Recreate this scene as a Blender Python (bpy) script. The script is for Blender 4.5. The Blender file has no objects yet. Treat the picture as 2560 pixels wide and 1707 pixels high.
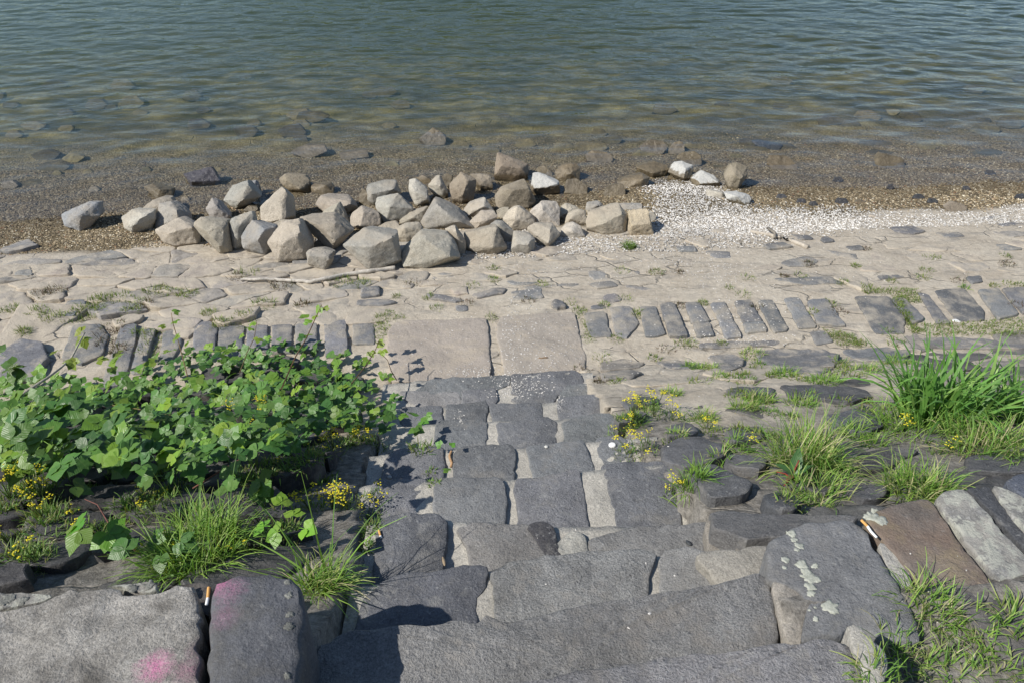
import bpy, bmesh, math, random
import numpy as np
from mathutils import Vector, Matrix, Quaternion

random.seed(7)
RNG = np.random.default_rng(11)
SC = bpy.context.scene
COL = SC.collection

# ------------------------------------------------------------------ camera
ZC = 3.27                       # camera height above the river surface (z = 0)
PITCH = math.radians(35.0)
F = 28.0 / 36.0 * 2560.0        # focal length in photograph pixels
CX, CY = 1280.0, 853.5
cam_d = bpy.data.cameras.new('camera')
cam_d.sensor_width = 36.0
cam_d.lens = 28.0
cam_d.clip_start = 0.05
cam_d.clip_end = 2000
cam = bpy.data.objects.new('camera', cam_d)
COL.objects.link(cam)
cam.location = (0, 0, ZC)
cam.rotation_euler = (math.pi / 2 - PITCH, 0, 0)
SC.camera = cam

# ------------------------------------------------------------------ sky, sun, exposure
SUN_DIR = Vector((0.80, 0.44, -0.86)).normalized()     # the way the light travels
sun_el = math.asin(-SUN_DIR.z)
world = bpy.data.worlds.new('World')
SC.world = world
world.use_nodes = True
wn = world.node_tree.nodes
bg = wn['Background']
sky = wn.new('ShaderNodeTexSky')
sky.sky_type = 'NISHITA'
sky.sun_disc = False
sky.sun_elevation = sun_el
sky.sun_rotation = math.atan2(-SUN_DIR.x, -SUN_DIR.y)
sky.air_density = 1.0
sky.dust_density = 0.25
sky.ozone_density = 2.0
world.node_tree.links.new(sky.outputs[0], bg.inputs[0])
bg.inputs[1].default_value = 0.085
sun_d = bpy.data.lights.new('sun', 'SUN')
sun_d.energy = 4.3
sun_d.angle = math.radians(0.53)
sun_d.color = (1.0, 0.955, 0.88)
sun = bpy.data.objects.new('sun', sun_d)
COL.objects.link(sun)
sun.location = (-6, -4, 9)
sun.rotation_euler = SUN_DIR.to_track_quat('-Z', 'Y').to_euler()
SC.view_settings.view_transform = 'Standard'
SC.view_settings.look = 'None'
SC.view_settings.exposure = 0.30
SC.view_settings.gamma = 1.0
SC.view_settings.use_curve_mapping = False
SC.cycles.use_denoising = True
SC.cycles.max_bounces = 10
SC.cycles.transparent_max_bounces = 16
SC.cycles.volume_bounces = 1
SC.cycles.sample_clamp_indirect = 6.0

# ------------------------------------------------------------------ pixel <-> world
_c, _s = math.cos(PITCH), math.sin(PITCH)

def ray(px, py):
    xc, yc = (px - CX) / F, -(py - CY) / F
    return Vector((xc, _c + yc * _s, -_s + yc * _c))

def at_z(px, py, z):
    d = ray(px, py)
    t = (z - ZC) / d.z
    return Vector((d.x * t, d.y * t, z))

def at_y(px, py, Y):
    d = ray(px, py)
    t = Y / d.y
    return Vector((d.x * t, Y, ZC + d.z * t))

def project(x, y, z):
    zz = z - ZC
    dep = y * _c - zz * _s
    up = y * _s + zz * _c
    return CX + F * x / dep, CY - F * up / dep

# ------------------------------------------------------------------ noise (numpy, vectorised)
_perm = np.random.default_rng(3).permutation(256)
_perm = np.concatenate([_perm, _perm, _perm])
_val = np.random.default_rng(5).random(256) * 2 - 1

def vnoise(x, y, z=None):
    x = np.asarray(x, float); y = np.asarray(y, float)
    z = np.zeros_like(x) if z is None else np.asarray(z, float)
    xi, yi, zi = np.floor(x).astype(int), np.floor(y).astype(int), np.floor(z).astype(int)
    fx, fy, fz = x - xi, y - yi, z - zi
    fx, fy, fz = [f * f * f * (f * (f * 6 - 15) + 10) for f in (fx, fy, fz)]
    def h(a, b, c):
        return _val[_perm[_perm[_perm[a & 255] + (b & 255)] + (c & 255)]]
    def l(a, b, t):
        return a + (b - a) * t
    a = l(l(h(xi, yi, zi), h(xi + 1, yi, zi), fx), l(h(xi, yi + 1, zi), h(xi + 1, yi + 1, zi), fx), fy)
    b = l(l(h(xi, yi, zi + 1), h(xi + 1, yi, zi + 1), fx), l(h(xi, yi + 1, zi + 1), h(xi + 1, yi + 1, zi + 1), fx), fy)
    return l(a, b, fz)

def fbm(x, y, z=None, o=4):
    x = np.asarray(x, float); y = np.asarray(y, float)
    z = np.zeros_like(x) if z is None else np.asarray(z, float)
    r = 0; a = 1.0; t = 0
    for i in range(o):
        r = r + a * vnoise(x + 17.3 * i, y - 9.1 * i, z + 5.7 * i)
        t += a; a *= 0.5
        x, y, z = x * 2.03, y * 2.03, z * 2.03
    return r / t

# ------------------------------------------------------------------ the terrain profile
SP = np.array([-60, 1.22, 1.45, 3.86, 3.96, 4.75, 6.30, 7.00, 7.8, 9.0, 11.5, 16, 30, 90, 400])
ZP = np.array([1.56, 1.56, 1.42, 0.31, 0.275, 0.25, 0.085, 0.0, -0.06, -0.14, -0.34, -0.8, -2.0, -4.0, -4.5])
TILT = 0.085

def H(x, y):
    return np.interp(np.asarray(y, float) - TILT * np.asarray(x, float), SP, ZP)

def at_h(px, py, dz=0.0):
    d = ray(px, py)
    lo, hi, t = 0.3, None, 0.3
    while t < 120:
        t2 = t * 1.03
        if ZC + d.z * t2 <= float(H(d.x * t2, d.y * t2)) + dz:
            lo, hi = t, t2
            break
        t = t2
    if hi is None:
        hi = t
    for _ in range(30):
        m = (lo + hi) / 2
        if ZC + d.z * m <= float(H(d.x * m, d.y * m)) + dz:
            hi = m
        else:
            lo = m
    return Vector((d.x * hi, d.y * hi, ZC + d.z * hi))

def zm(x0, y0, k):
    return lambda pts: [(x0 + k * p[0], y0 + k * p[1]) + tuple(p[2:]) for p in pts]

P1 = zm(0, 600, 1000 / 2352); P2 = zm(900, 600, 800 / 2352); P3 = zm(1560, 500, 1000 / 2352)
P4 = zm(0, 760, 1060 / 2352); P5 = zm(860, 900, 900 / 2352); P6 = zm(1500, 820, 1060 / 2352)
P7 = zm(0, 1250, 1000 / 2352); P8 = zm(860, 1250, 900 / 2352); P9 = zm(1660, 1180, 900 / 2352)
RA = zm(140, 400, 500 / 2352); RB = zm(560, 400, 500 / 2352); RC = zm(860, 400, 400 / 2240)
RD = zm(1160, 360, 520 / 2352); RE = zm(1480, 330, 520 / 2352)
W1 = zm(0, 0, 1280 / 2352); W2 = zm(1280, 0, 1280 / 2352)

def inside(poly, x, y):
    n = len(poly); r = False; j = n - 1
    for i in range(n):
        xi, yi = poly[i][0], poly[i][1]; xj, yj = poly[j][0], poly[j][1]
        if (yi > y) != (yj > y) and x < (xj - xi) * (y - yi) / (yj - yi) + xi:
            r = not r
        j = i
    return r

# step far edges in the photograph, unprojected to each tread's height
STEP_Z = [1.67 - 0.16 * n for n in range(9)]
E_PX = [
    [(1266, 1707), (1510, 1663), (1760, 1633), (1935, 1607), (2096, 1591)],
    [(800, 1600), (986, 1570), (1224, 1529), (1407, 1520), (1618, 1481), (1760, 1464), (1920, 1448)],
    [(880, 1450), (986, 1434), (1208, 1415), (1357, 1392), (1622, 1374), (1760, 1376), (1910, 1366)],
    [(920, 1300), (948, 1292), (1090, 1284), (1315, 1305), (1752, 1300), (1900, 1300)],
    [(900, 1206), (937, 1198), (1243, 1191), (1430, 1171), (1656, 1153), (1730, 1150)],
    [(925, 1132), (967, 1126), (1074, 1114), (1273, 1112), (1457, 1099), (1545, 1088), (1640, 1085)],
    [(960, 1066), (1105, 1049), (1361, 1042), (1526, 1032), (1580, 1030)],
    [(960, 1016), (1120, 1009), (1354, 1003), (1491, 983), (1530, 982)],
    [(960, 955), (1100, 942), (1280, 935), (1450, 925), (1480, 924)],
]
E_XY = []
for n, pl in enumerate(E_PX):
    E_XY.append(np.array([[*at_z(px, py, STEP_Z[n])[:2]] for px, py in pl]))

def corridor_side(pts):
    a = np.array([[*at_z(px, py, z)[:2]] for px, py, z in pts])
    return a[np.argsort(a[:, 1])]
CR = corridor_side([(2060, 1640, 1.67), (1960, 1490, 1.51), (1800, 1330, 1.19), (1680, 1200, 1.03), (1600, 1110, .87), (1545, 1050, .71), (1495, 985, .55), (1470, 940, .39)])
CL = corridor_side([(760, 1640, 1.51), (850, 1500, 1.35), (890, 1350, 1.19), (890, 1250, 1.03), (900, 1160, .87), (930, 1090, .71), (970, 1030, .55), (960, 950, .39)])

def in_corridor(x, y, m=0.0):
    xl = np.interp(y, CL[:, 1], CL[:, 0]); xr = np.interp(y, CR[:, 1], CR[:, 0])
    return (x > xl - m) & (x < xr + m) & (y < 3.95 + m)

SPIT = at_z(1700, 490, 0.02)

def G(x, y):
    """the surface of soil, mud, gravel and river bed between the stones"""
    x = np.asarray(x, float); y = np.asarray(y, float)
    s = y - TILT * x
    h = H(x, y)
    n1 = fbm(x * 2.1, y * 2.1, o=5); n2 = fbm(x * 11 + 40, y * 11, o=3)
    emb = np.clip((s - 1.2) / .2, 0, 1) * np.clip((4.05 - s) / .2, 0, 1)
    pav = np.clip((s - 3.95) / .2, 0, 1) * np.clip((6.5 - s) / .3, 0, 1)
    left = 1 / (1 + np.exp((x + 0.55) / 0.25))
    h = h - emb * (np.where(x > 0, .008, .040) - 0.03 * n1 - 0.012 * n2)
    h = h + pav * (left * (np.where(s < 4.85, -.004, -0.015) + 0.022 * n1 + .004 * n2) + (1 - left) * (0.004 + np.where(s < 4.9, .006, .017) * n1 + .004 * n2))
    bed = np.clip((s - 6.2) / .6, 0, 1)
    h = h + bed * (0.03 * n1 + .010 * n2) * (.30 + np.clip((s - 7.5) / 2.2, 0, 3.0))
    h = h + 0.055 * np.exp(-(((x - SPIT.x) / .75) ** 2 + ((y - SPIT.y) / .35) ** 2))
    h = np.where(in_corridor(x, y, -0.03), h - 0.30, h)
    top = np.clip((1.25 - s) / .1, 0, 1)
    h = h + top * (-0.05 + .02 * n1)
    return h

# ------------------------------------------------------------------ materials
def mat(name):
    m = bpy.data.materials.new(name); m.use_nodes = True
    nt = m.node_tree
    for n in list(nt.nodes):
        nt.nodes.remove(n)
    out = nt.nodes.new('ShaderNodeOutputMaterial')
    return m, nt, out

class N:
    """a tiny node-graph helper"""
    def __init__(self, nt):
        self.nt = nt
    def add(self, t, **kw):
        n = self.nt.nodes.new(t)
        for k, v in kw.items():
            setattr(n, k, v)
        return n
    def lk(self, a, b):
        self.nt.links.new(a, b)
    def inp(self, n, i, v):
        if hasattr(v, 'is_linked') or isinstance(v, bpy.types.NodeSocket):
            self.lk(v, n.inputs[i])
        else:
            if isinstance(v, tuple) and len(v) == 3 and n.inputs[i].type == 'RGBA':
                v = (*v, 1)
            n.inputs[i].default_value = v
    def pos(self, sx=1, sy=1, sz=1, off=0):
        g = self.add('ShaderNodeNewGeometry')
        m = self.add('ShaderNodeMapping')
        m.inputs['Scale'].default_value = (sx, sy, sz)
        m.inputs['Location'].default_value = (off, off * .7, off * .3)
        self.lk(g.outputs['Position'], m.inputs[0])
        return m.outputs[0]
    def noise(self, vec, scale, detail=5, rough=.55, dist=0.0):
        n = self.add('ShaderNodeTexNoise')
        self.lk(vec, n.inputs['Vector'])
        n.inputs['Scale'].default_value = scale; n.inputs['Detail'].default_value = detail
        n.inputs['Roughness'].default_value = rough; n.inputs['Distortion'].default_value = dist
        return n.outputs[0]
    def voro(self, vec, scale, feature='F1', rnd=1.0):
        n = self.add('ShaderNodeTexVoronoi'); n.feature = feature
        self.lk(vec, n.inputs['Vector'])
        n.inputs['Scale'].default_value = scale; n.inputs['Randomness'].default_value = rnd
        return n
    def ramp(self, fac, stops):
        r = self.add('ShaderNodeValToRGB')
        e = r.color_ramp.elements
        while len(e) > len(stops):
            e.remove(e[-1])
        while len(e) < len(stops):
            e.new(1)
        for el, (p, c) in zip(e, stops):
            el.position = p
            el.color = (*c, 1) if isinstance(c, tuple) else (c, c, c, 1)
        self.lk(fac, r.inputs[0])
        return r.outputs[0]
    def mix(self, fac, a, b, mode='MIX'):
        n = self.add('ShaderNodeMix'); n.data_type = 'RGBA'; n.blend_type = mode
        self.inp(n, 0, fac); self.inp(n, 6, a); self.inp(n, 7, b)
        return n.outputs[2]
    def math(self, op, a, b=0.0, clamp=False):
        n = self.add('ShaderNodeMath'); n.operation = op; n.use_clamp = clamp
        self.inp(n, 0, a); self.inp(n, 1, b)
        return n.outputs[0]
    def bump(self, h, strength, dist, normal=None):
        n = self.add('ShaderNodeBump')
        n.inputs['Strength'].default_value = strength; n.inputs['Distance'].default_value = dist
        self.lk(h, n.inputs['Height'])
        if normal is not None:
            self.lk(normal, n.inputs['Normal'])
        return n.outputs[0]
    def princ(self, color, rough, normal=None, spec=.35):
        p = self.add('ShaderNodeBsdfPrincipled')
        self.inp(p, 'Base Color', color); self.inp(p, 'Roughness', rough)
        p.inputs['Specular IOR Level'].default_value = spec
        if normal is not None:
            self.lk(normal, p.inputs['Normal'])
        return p

def stone_material(name, speck=(.36, .35, .33), speck_amt=.5, mottle=.35, pit=1.0, rough=.82, dust=None, dust_amt=0.0,
                   lichen=0.0, wet=False, tint=None, spray=False, grain=1.0, relief=.018, blotch=None, wetline=False):
    """stone whose own colour is the object's colour, broken by mottling, specks, dust, lichen and pits"""
    m, nt, out = mat(name); b = N(nt)
    p = b.pos()
    oi = b.add('ShaderNodeObjectInfo')
    col = oi.outputs['Color']
    big = b.noise(p, 5.0, 6, .6)
    mid = b.noise(p, 26, 6, .65)
    fine = b.noise(p, 170, 4, .7)
    vari = b.ramp(big, [(.28, 1 - mottle), (.5, 1.0), (.75, 1 + mottle)])
    c = b.mix(1.0, col, vari, 'MULTIPLY')
    vm = b.ramp(mid, [(.3, 1 - mottle * .6), (.7, 1 + mottle * .5)])
    c = b.mix(1.0, c, vm, 'MULTIPLY')
    vf = b.ramp(fine, [(.25, 1 - .36 * grain), (.5, 1.0), (.8, 1 + .45 * grain)])
    c = b.mix(1.0, c, vf, 'MULTIPLY')
    if tint is not None:
        tm = b.ramp(b.noise(b.pos(off=31), 3.2, 5, .6), [(.46, 0.0), (.66, 1.0)])
        c = b.mix(b.math('MULTIPLY', tm, .65), c, tint)
    if speck_amt:
        sp = b.noise(b.pos(off=7), 75, 3, .6)
        c = b.mix(b.ramp(sp, [(.60, 0.0), (.72, speck_amt)]), c, speck)
    if blotch is not None:
        bl = b.noise(b.pos(off=41), 19, 3, .5, .6)
        c = b.mix(b.ramp(bl, [(.60, 0.0), (.68, .55)]), c, blotch)
        bd = b.noise(b.pos(off=57), 33, 2, .5, .4)
        c = b.mix(b.ramp(bd, [(.68, 0.0), (.74, .4)]), c, (.035, .035, .038))
        st = b.noise(b.pos(1.0, .5, 1.0, 63), 2.6, 5, .6)
        c = b.mix(1.0, c, b.ramp(st, [(.35, .80), (.55, 1.0), (.7, 1.2)]), 'MULTIPLY')
    if dust is not None:
        dn = b.noise(b.pos(off=13), 7.5, 7, .65)
        c = b.mix(b.ramp(dn, [(.58 - .35 * dust_amt, 0.0), (.80 - .35 * dust_amt, 1.0)]), c, dust)
    if lichen:
        ln = b.noise(b.pos(off=21), 17, 7, .72)
        c = b.mix(b.ramp(ln, [(.70 - .25 * lichen, 0.0), (.75 - .25 * lichen, .9)]), c, (.40, .40, .345))
    if spray:
        g = b.add('ShaderNodeNewGeometry')
        for (sx, sy, sz, r, amt) in spray:
            dv = b.add('ShaderNodeVectorMath'); dv.operation = 'DISTANCE'
            b.lk(g.outputs['Position'], dv.inputs[0]); dv.inputs[1].default_value = (sx, sy, sz)
            nd = b.math('ADD', dv.outputs['Value'], b.math('MULTIPLY', b.math('SUBTRACT', b.noise(b.pos(off=3), 60, 4, .7), .5), r * 1.1))
            mask = b.math('MULTIPLY', b.ramp(b.math('DIVIDE', nd, r), [(.10, amt), (1.0, 0.0)]), b.ramp(b.noise(b.pos(off=8), 210, 3, .7), [(.35, .25), (.62, 1.0)]))
            c = b.mix(mask, c, (.60, .19, .36))
    pits = b.voro(b.pos(off=2), 42 / pit, 'F1').outputs['Distance']
    pits = b.ramp(pits, [(.05, 0.0), (.3, 1.0)])
    h = b.math('ADD', b.math('MULTIPLY', big, .6), b.math('MULTIPLY', mid, .5))
    h = b.math('ADD', h, b.math('MULTIPLY', fine, .24 * grain))
    h = b.math('ADD', h, b.math('MULTIPLY', pits, .10 * pit))
    if wetline:                                          # the foot of the shore rocks is wet
        gz = b.add('ShaderNodeNewGeometry')
        sz_ = b.add('ShaderNodeSeparateXYZ'); b.lk(gz.outputs['Position'], sz_.inputs[0])
        hz = b.math('ADD', sz_.outputs[2], b.math('MULTIPLY', b.math('SUBTRACT', mid, .5), .06))
        c = b.mix(b.ramp(hz, [(.015, 1.0), (.05, 0.0)]), c, b.mix(1.0, c, (.42, .38, .30), 'MULTIPLY'))
    nor = b.bump(h, .85, relief)
    pr = b.princ(c, rough, nor, .5 if wet else .3)
    b.lk(pr.outputs[0], out.inputs[0])
    return m

M = {}
MUD = (.455, .40, .32)
M['basalt'] = stone_material('basalt', mottle=.24, speck_amt=.55, speck=(.38, .38, .37), dust=(.24, .228, .21), dust_amt=.10, grain=1.2, relief=.026, blotch=(.27, .265, .255))
M['basalt_pitted'] = stone_material('basalt_pitted', mottle=.26, speck_amt=.75, speck=(.42, .41, .39), dust=(.27, .25, .225), dust_amt=.12, pit=2.0, grain=1.5, relief=.040, blotch=(.36, .34, .31))
M['basalt_clean'] = stone_material('basalt_clean', relief=.022, blotch=(.22, .215, .20), mottle=.24, speck_amt=.4, dust=(.22, .21, .195), dust_amt=.1)
M['basalt_rough'] = stone_material('basalt_rough', mottle=.42, speck_amt=.25, dust=(.17, .16, .145), dust_amt=.16, pit=1.4)
M['mud_stone'] = stone_material('mud_stone', mottle=.20, speck_amt=.35, speck=(.55, .53, .49), dust=MUD, dust_amt=.62, grain=.55)
M['part_mud_stone'] = stone_material('part_mud_stone', mottle=.25, speck_amt=.5, speck=(.5, .48, .45), dust=MUD, dust_amt=.30, grain=.8)
M['slab'] = stone_material('slab', mottle=.14, speck_amt=.5, speck=(.60, .57, .52), dust=(.42, .36, .285), dust_amt=.25, grain=.5)
M['soldier'] = stone_material('soldier', mottle=.22, speck_amt=.55, speck=(.40, .39, .37), dust=(.36, .325, .27), dust_amt=.40, relief=.022)
M['mottled'] = stone_material('mottled', mottle=.45, speck_amt=.7, speck=(.52, .51, .48), lichen=.85, dust=(.36, .34, .30), dust_amt=.4)
M['brown_block'] = stone_material('brown_block', mottle=.3, speck_amt=.25, tint=(.21, .145, .105), dust=(.27, .22, .135), dust_amt=.22)
M['lichen_block'] = stone_material('lichen_block', mottle=.3, speck_amt=.3, dust=(.16, .145, .10), dust_amt=.4)
M['mortar'] = stone_material('mortar', mottle=.22, speck_amt=.6, speck=(.16, .15, .14), pit=1.3, grain=1.1)
M['rock'] = stone_material('rock', mottle=.22, speck_amt=.3, speck=(.56, .51, .43), tint=(.42, .36, .28), pit=1.8, grain=1.25, relief=.028, wetline=True)
M['rock_rough'] = stone_material('rock_rough', mottle=.24, speck_amt=.5, speck=(.16, .14, .11), tint=(.46, .40, .31), pit=2.4, grain=1.6, relief=.034, wetline=True)
M['rock_sunk'] = stone_material('rock_sunk', mottle=.5, speck_amt=.0, rough=.95, pit=1.4, grain=1.2)
M['rock_wet'] = stone_material('rock_wet', mottle=.4, speck_amt=.25, speck=(.30, .26, .19), rough=.42, wet=True, pit=1.4)

def white_rock():
    m, nt, out = mat('rock_white_top'); b = N(nt)
    p = b.pos()
    g = b.add('ShaderNodeNewGeometry')
    sp = b.add('ShaderNodeSeparateXYZ'); b.lk(g.outputs['Position'], sp.inputs[0])
    oi = b.add('ShaderNodeObjectInfo')
    n1 = b.noise(p, 14, 6, .65)
    sn = b.add('ShaderNodeSeparateXYZ'); b.lk(g.outputs['True Normal'], sn.inputs[0])
    hz = b.math('ADD', sp.outputs[2], b.math('MULTIPLY', b.math('SUBTRACT', n1, .5), .16))
    hz = b.math('ADD', hz, b.math('MULTIPLY', sn.outputs[2], .05))
    dry = b.ramp(hz, [(.085, 0.0), (.11, 1.0)])
    fine = b.noise(p, 120, 4, .7)
    white = b.ramp(fine, [(.3, (.24, .235, .215)), (.45, (.46, .45, .415)), (.7, (.58, .57, .53))])
    base = b.mix(1.0, oi.outputs['Color'], b.ramp(fine, [(.25, .5), (.75, 1.5)]), 'MULTIPLY')
    c = b.mix(dry, base, white)
    h = b.math('ADD', b.math('MULTIPLY', n1, .8), b.math('MULTIPLY', fine, .2))
    pr = b.princ(c, b.ramp(dry, [(0, .45), (1, .85)]), b.bump(h, .7, .02), .4)
    b.lk(pr.outputs[0], out.inputs[0])
    return m
M['rock_white'] = white_rock()

def attr_material(name, rough=.8, spec=.3, trans=0.0, bump_scale=None, vary=.0, vein=False):
    """colour comes from the mesh's own colour attribute"""
    m, nt, out = mat(name); b = N(nt)
    a = b.add('ShaderNodeAttribute'); a.attribute_name = 'Col'
    c = a.outputs['Color']
    nor = None
    if vary:
        nz = b.noise(b.pos(), 40, 4, .6)
        c = b.mix(1.0, c, b.ramp(nz, [(.25, 1 - vary), (.75, 1 + vary)]), 'MULTIPLY')
    if vein:
        oi = b.add('ShaderNodeObjectInfo')
        c = b.mix(1.0, c, oi.outputs['Color'], 'MULTIPLY')
        uv = b.add('ShaderNodeUVMap')
        sx = b.add('ShaderNodeSeparateXYZ'); b.lk(uv.outputs[0], sx.inputs[0])
        av = b.math('ABSOLUTE', sx.outputs[1])
        w = b.math('SUBTRACT', sx.outputs[0], b.math('MULTIPLY', av, .75))
        w = b.math('SINE', b.math('MULTIPLY', w, 48.0))
        vmask = b.ramp(w, [(.80, 0.0), (1.0, .16)])
        mid = b.ramp(av, [(.0, .5), (.07, 0.0)])
        vmask = b.math('MAXIMUM', vmask, mid)
        c = b.mix(vmask, c, b.mix(.5, c, (.16, .24, .08)))
        nor = b.bump(w, .14, .002)
    if bump_scale:
        nor = b.bump(b.noise(b.pos(), bump_scale, 5, .65), .7, .006)
    pr = b.princ(c, rough, nor, spec)
    if trans:
        tr = b.add('ShaderNodeBsdfTranslucent')
        tc = b.mix(1.0, c, (1.35, 1.35, .55), 'MULTIPLY')
        b.lk(tc, tr.inputs[0])
        mx = b.add('ShaderNodeMixShader'); mx.inputs[0].default_value = trans
        b.lk(pr.outputs[0], mx.inputs[1]); b.lk(tr.outputs[0], mx.inputs[2])
        b.lk(mx.outputs[0], out.inputs[0])
    else:
        b.lk(pr.outputs[0], out.inputs[0])
    return m
M['grass'] = attr_material('grass', .5, .35, .32)
M['leaf'] = attr_material('bramble_leaf', .42, .45, .24, vein=True)
M['petal'] = attr_material('petal', .6, .2, .25)
M['bark'] = attr_material('bark', .75, .25, bump_scale=90, vary=.3)
M['pebble'] = attr_material('pebble', .7, .3)
M['litter'] = attr_material('litter', .6, .3)

def ground_material():
    m, nt, out = mat('ground'); b = N(nt)
    a = b.add('ShaderNodeAttribute'); a.attribute_name = 'Zone'
    z = b.add('ShaderNodeSeparateColor'); b.lk(a.outputs['Color'], z.inputs[0])
    p = b.pos()
    n1 = b.noise(p, 3.5, 6, .6); n2 = b.noise(p, 28, 6, .65); n3 = b.noise(p, 150, 4, .7)
    mud = b.mix(b.ramp(n1, [(.35, 0.0), (.65, 1.0)]), (.42, .365, .29), (.51, .455, .37))
    mud = b.mix(b.ramp(b.noise(b.pos(.8, 2.6, 1, 5), 4, 7, .65), [(.52, 0.0), (.66, .75)]), mud, (.30, .275, .24))
    mud = b.mix(1.0, mud, b.ramp(n2, [(.25, .80), (.75, 1.16)]), 'MULTIPLY')
    wv = b.add('ShaderNodeVectorMath'); wv.operation = 'ADD'
    nc = b.add('ShaderNodeTexNoise'); b.lk(p, nc.inputs['Vector']); nc.inputs['Scale'].default_value = 5.0; nc.inputs['Detail'].default_value = 4
    sc2 = b.add('ShaderNodeVectorMath'); sc2.operation = 'SCALE'; b.lk(nc.outputs['Color'], sc2.inputs[0]); sc2.inputs['Scale'].default_value = .16
    b.lk(b.pos(.75, 1.5, 1), wv.inputs[0]); b.lk(sc2.outputs[0], wv.inputs[1])
    ce = b.voro(wv.outputs[0], 3.6, 'DISTANCE_TO_EDGE').outputs['Distance']
    crack = b.math('MULTIPLY', b.ramp(ce, [(.0, 1.0), (.035, 0.0)]), b.ramp(b.noise(b.pos(off=77), 2.2, 4, .6), [(.46, 0.0), (.58, 1.0)]))
    mud = b.mix(b.math('MULTIPLY', crack, .45), mud, (.13, .115, .09))
    soil = b.mix(b.ramp(n2, [(.35, 0.0), (.65, 1.0)]), (.125, .115, .10), (.29, .27, .24))
    soil = b.mix(1.0, soil, b.ramp(n3, [(.25, .55), (.75, 1.4)]), 'MULTIPLY')
    vor = b.voro(p, 62)
    gc = b.ramp(vor.outputs['Color'], [(.1, (.09, .067, .04)), (.4, (.25, .195, .115)), (.7, (.36, .29, .18)), (.95, (.55, .47, .33))])
    gc = b.mix(1.0, gc, b.ramp(n1, [(.3, .40), (.7, .85)]), 'MULTIPLY')
    bed = b.mix(b.ramp(n2, [(.3, 0.0), (.7, 1.0)]), (.14, .12, .045), (.33, .28, .115))
    bed = b.mix(b.ramp(vor.outputs['Color'], [(.75, 0.0), (.9, .55)]), bed, (.30, .28, .17))
    weed = b.noise(b.pos(.55, 1.2, 1, 15), 1.5, 6, .62)
    bed = b.mix(b.ramp(weed, [(.44, 0.0), (.58, .85)]), bed, (.045, .05, .03))
    lump = b.voro(b.pos(.8, 1.0, 1, 3), 4.2)
    bed = b.mix(1.0, bed, b.ramp(lump.outputs['Distance'], [(.05, 1.5), (.35, 1.0), (.7, .55)]), 'MULTIPLY')
    c = b.mix(z.outputs[0], mud, soil)
    c = b.mix(z.outputs[1], c, gc)
    c = b.mix(z.outputs[2], c, bed)
    h = b.math('ADD', b.math('MULTIPLY', n2, .5), b.math('MULTIPLY', n3, .18))
    h = b.math('ADD', h, b.math('MULTIPLY', b.math('MULTIPLY', vor.outputs['Distance'], z.outputs[1]), -.5))
    h = b.math('SUBTRACT', h, b.math('MULTIPLY', crack, .6))
    pr = b.princ(c, .9, b.bump(h, .9, .020), .2)
    b.lk(pr.outputs[0], out.inputs[0])
    return m
M['ground'] = ground_material()

def water_material():
    m, nt, out = mat('river_water'); b = N(nt)
    def waves(sx, sy, scale, detail, rough, off, rot=0.0):
        g = b.add('ShaderNodeNewGeometry')
        mp = b.add('ShaderNodeMapping')
        mp.inputs['Scale'].default_value = (sx, sy, 1)
        mp.inputs['Location'].default_value = (off, off, 0)
        mp.inputs['Rotation'].default_value = (0, 0, rot)
        b.lk(g.outputs['Position'], mp.inputs[0])
        return b.noise(mp.outputs[0], scale, detail, rough, .35)
    g = b.add('ShaderNodeNewGeometry')
    sp = b.add('ShaderNodeSeparateXYZ'); b.lk(g.outputs['Position'], sp.inputs[0])
    s = b.math('SUBTRACT', sp.outputs[1], b.math('MULTIPLY', sp.outputs[0], TILT))
    calm = b.ramp(b.math('DIVIDE', b.math('SUBTRACT', s, 6.8), 8.0), [(0.0, .16), (.16, .45), (.4, 1.0)])
    w1 = waves(.50, 1.0, 2.1, 2, .5, 0, .16)
    w2 = waves(.50, 1.0, 5.5, 3, .55, 9, -.12)
    w3 = waves(.8, 1.0, 13.0, 2, .5, 4, .4)
    h = b.math('ADD', b.math('MULTIPLY', w1, .70), b.math('MULTIPLY', w2, .34))
    h = b.math('ADD', h, b.math('MULTIPLY', w3, .10))
    h = b.math('MULTIPLY', h, calm)
    nor = b.bump(h, 1.0, .045)
    dt = b.add('ShaderNodeVectorMath'); dt.operation = 'DOT_PRODUCT'
    b.lk(nor, dt.inputs[0]); b.lk(g.outputs['Incoming'], dt.inputs[1])
    cs = b.math('ABSOLUTE', dt.outputs['Value'])
    fres = b.math('ADD', .02, b.math('MULTIPLY', .98, b.math('POWER', b.math('SUBTRACT', 1.0, cs, True), 5.0)), True)
    gl = b.add('ShaderNodeBsdfGlossy'); gl.inputs['Roughness'].default_value = .03
    gl.inputs['Color'].default_value = (1, 1, 1, 1)
    b.lk(nor, gl.inputs['Normal'])
    tr = b.add('ShaderNodeBsdfTransparent'); tr.inputs['Color'].default_value = (1, 1, 1, 1)
    mx = b.add('ShaderNodeMixShader')
    b.lk(fres, mx.inputs[0]); b.lk(tr.outputs[0], mx.inputs[1]); b.lk(gl.outputs[0], mx.inputs[2])
    b.lk(mx.outputs[0], out.inputs['Surface'])
    v = b.add('ShaderNodeVolumePrincipled')
    v.inputs['Color'].default_value = (.17, .235, .10, 1)
    v.inputs['Density'].default_value = .44
    v.inputs['Anisotropy'].default_value = .3
    b.lk(v.outputs[0], out.inputs['Volume'])
    return m
M['water'] = water_material()

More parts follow.
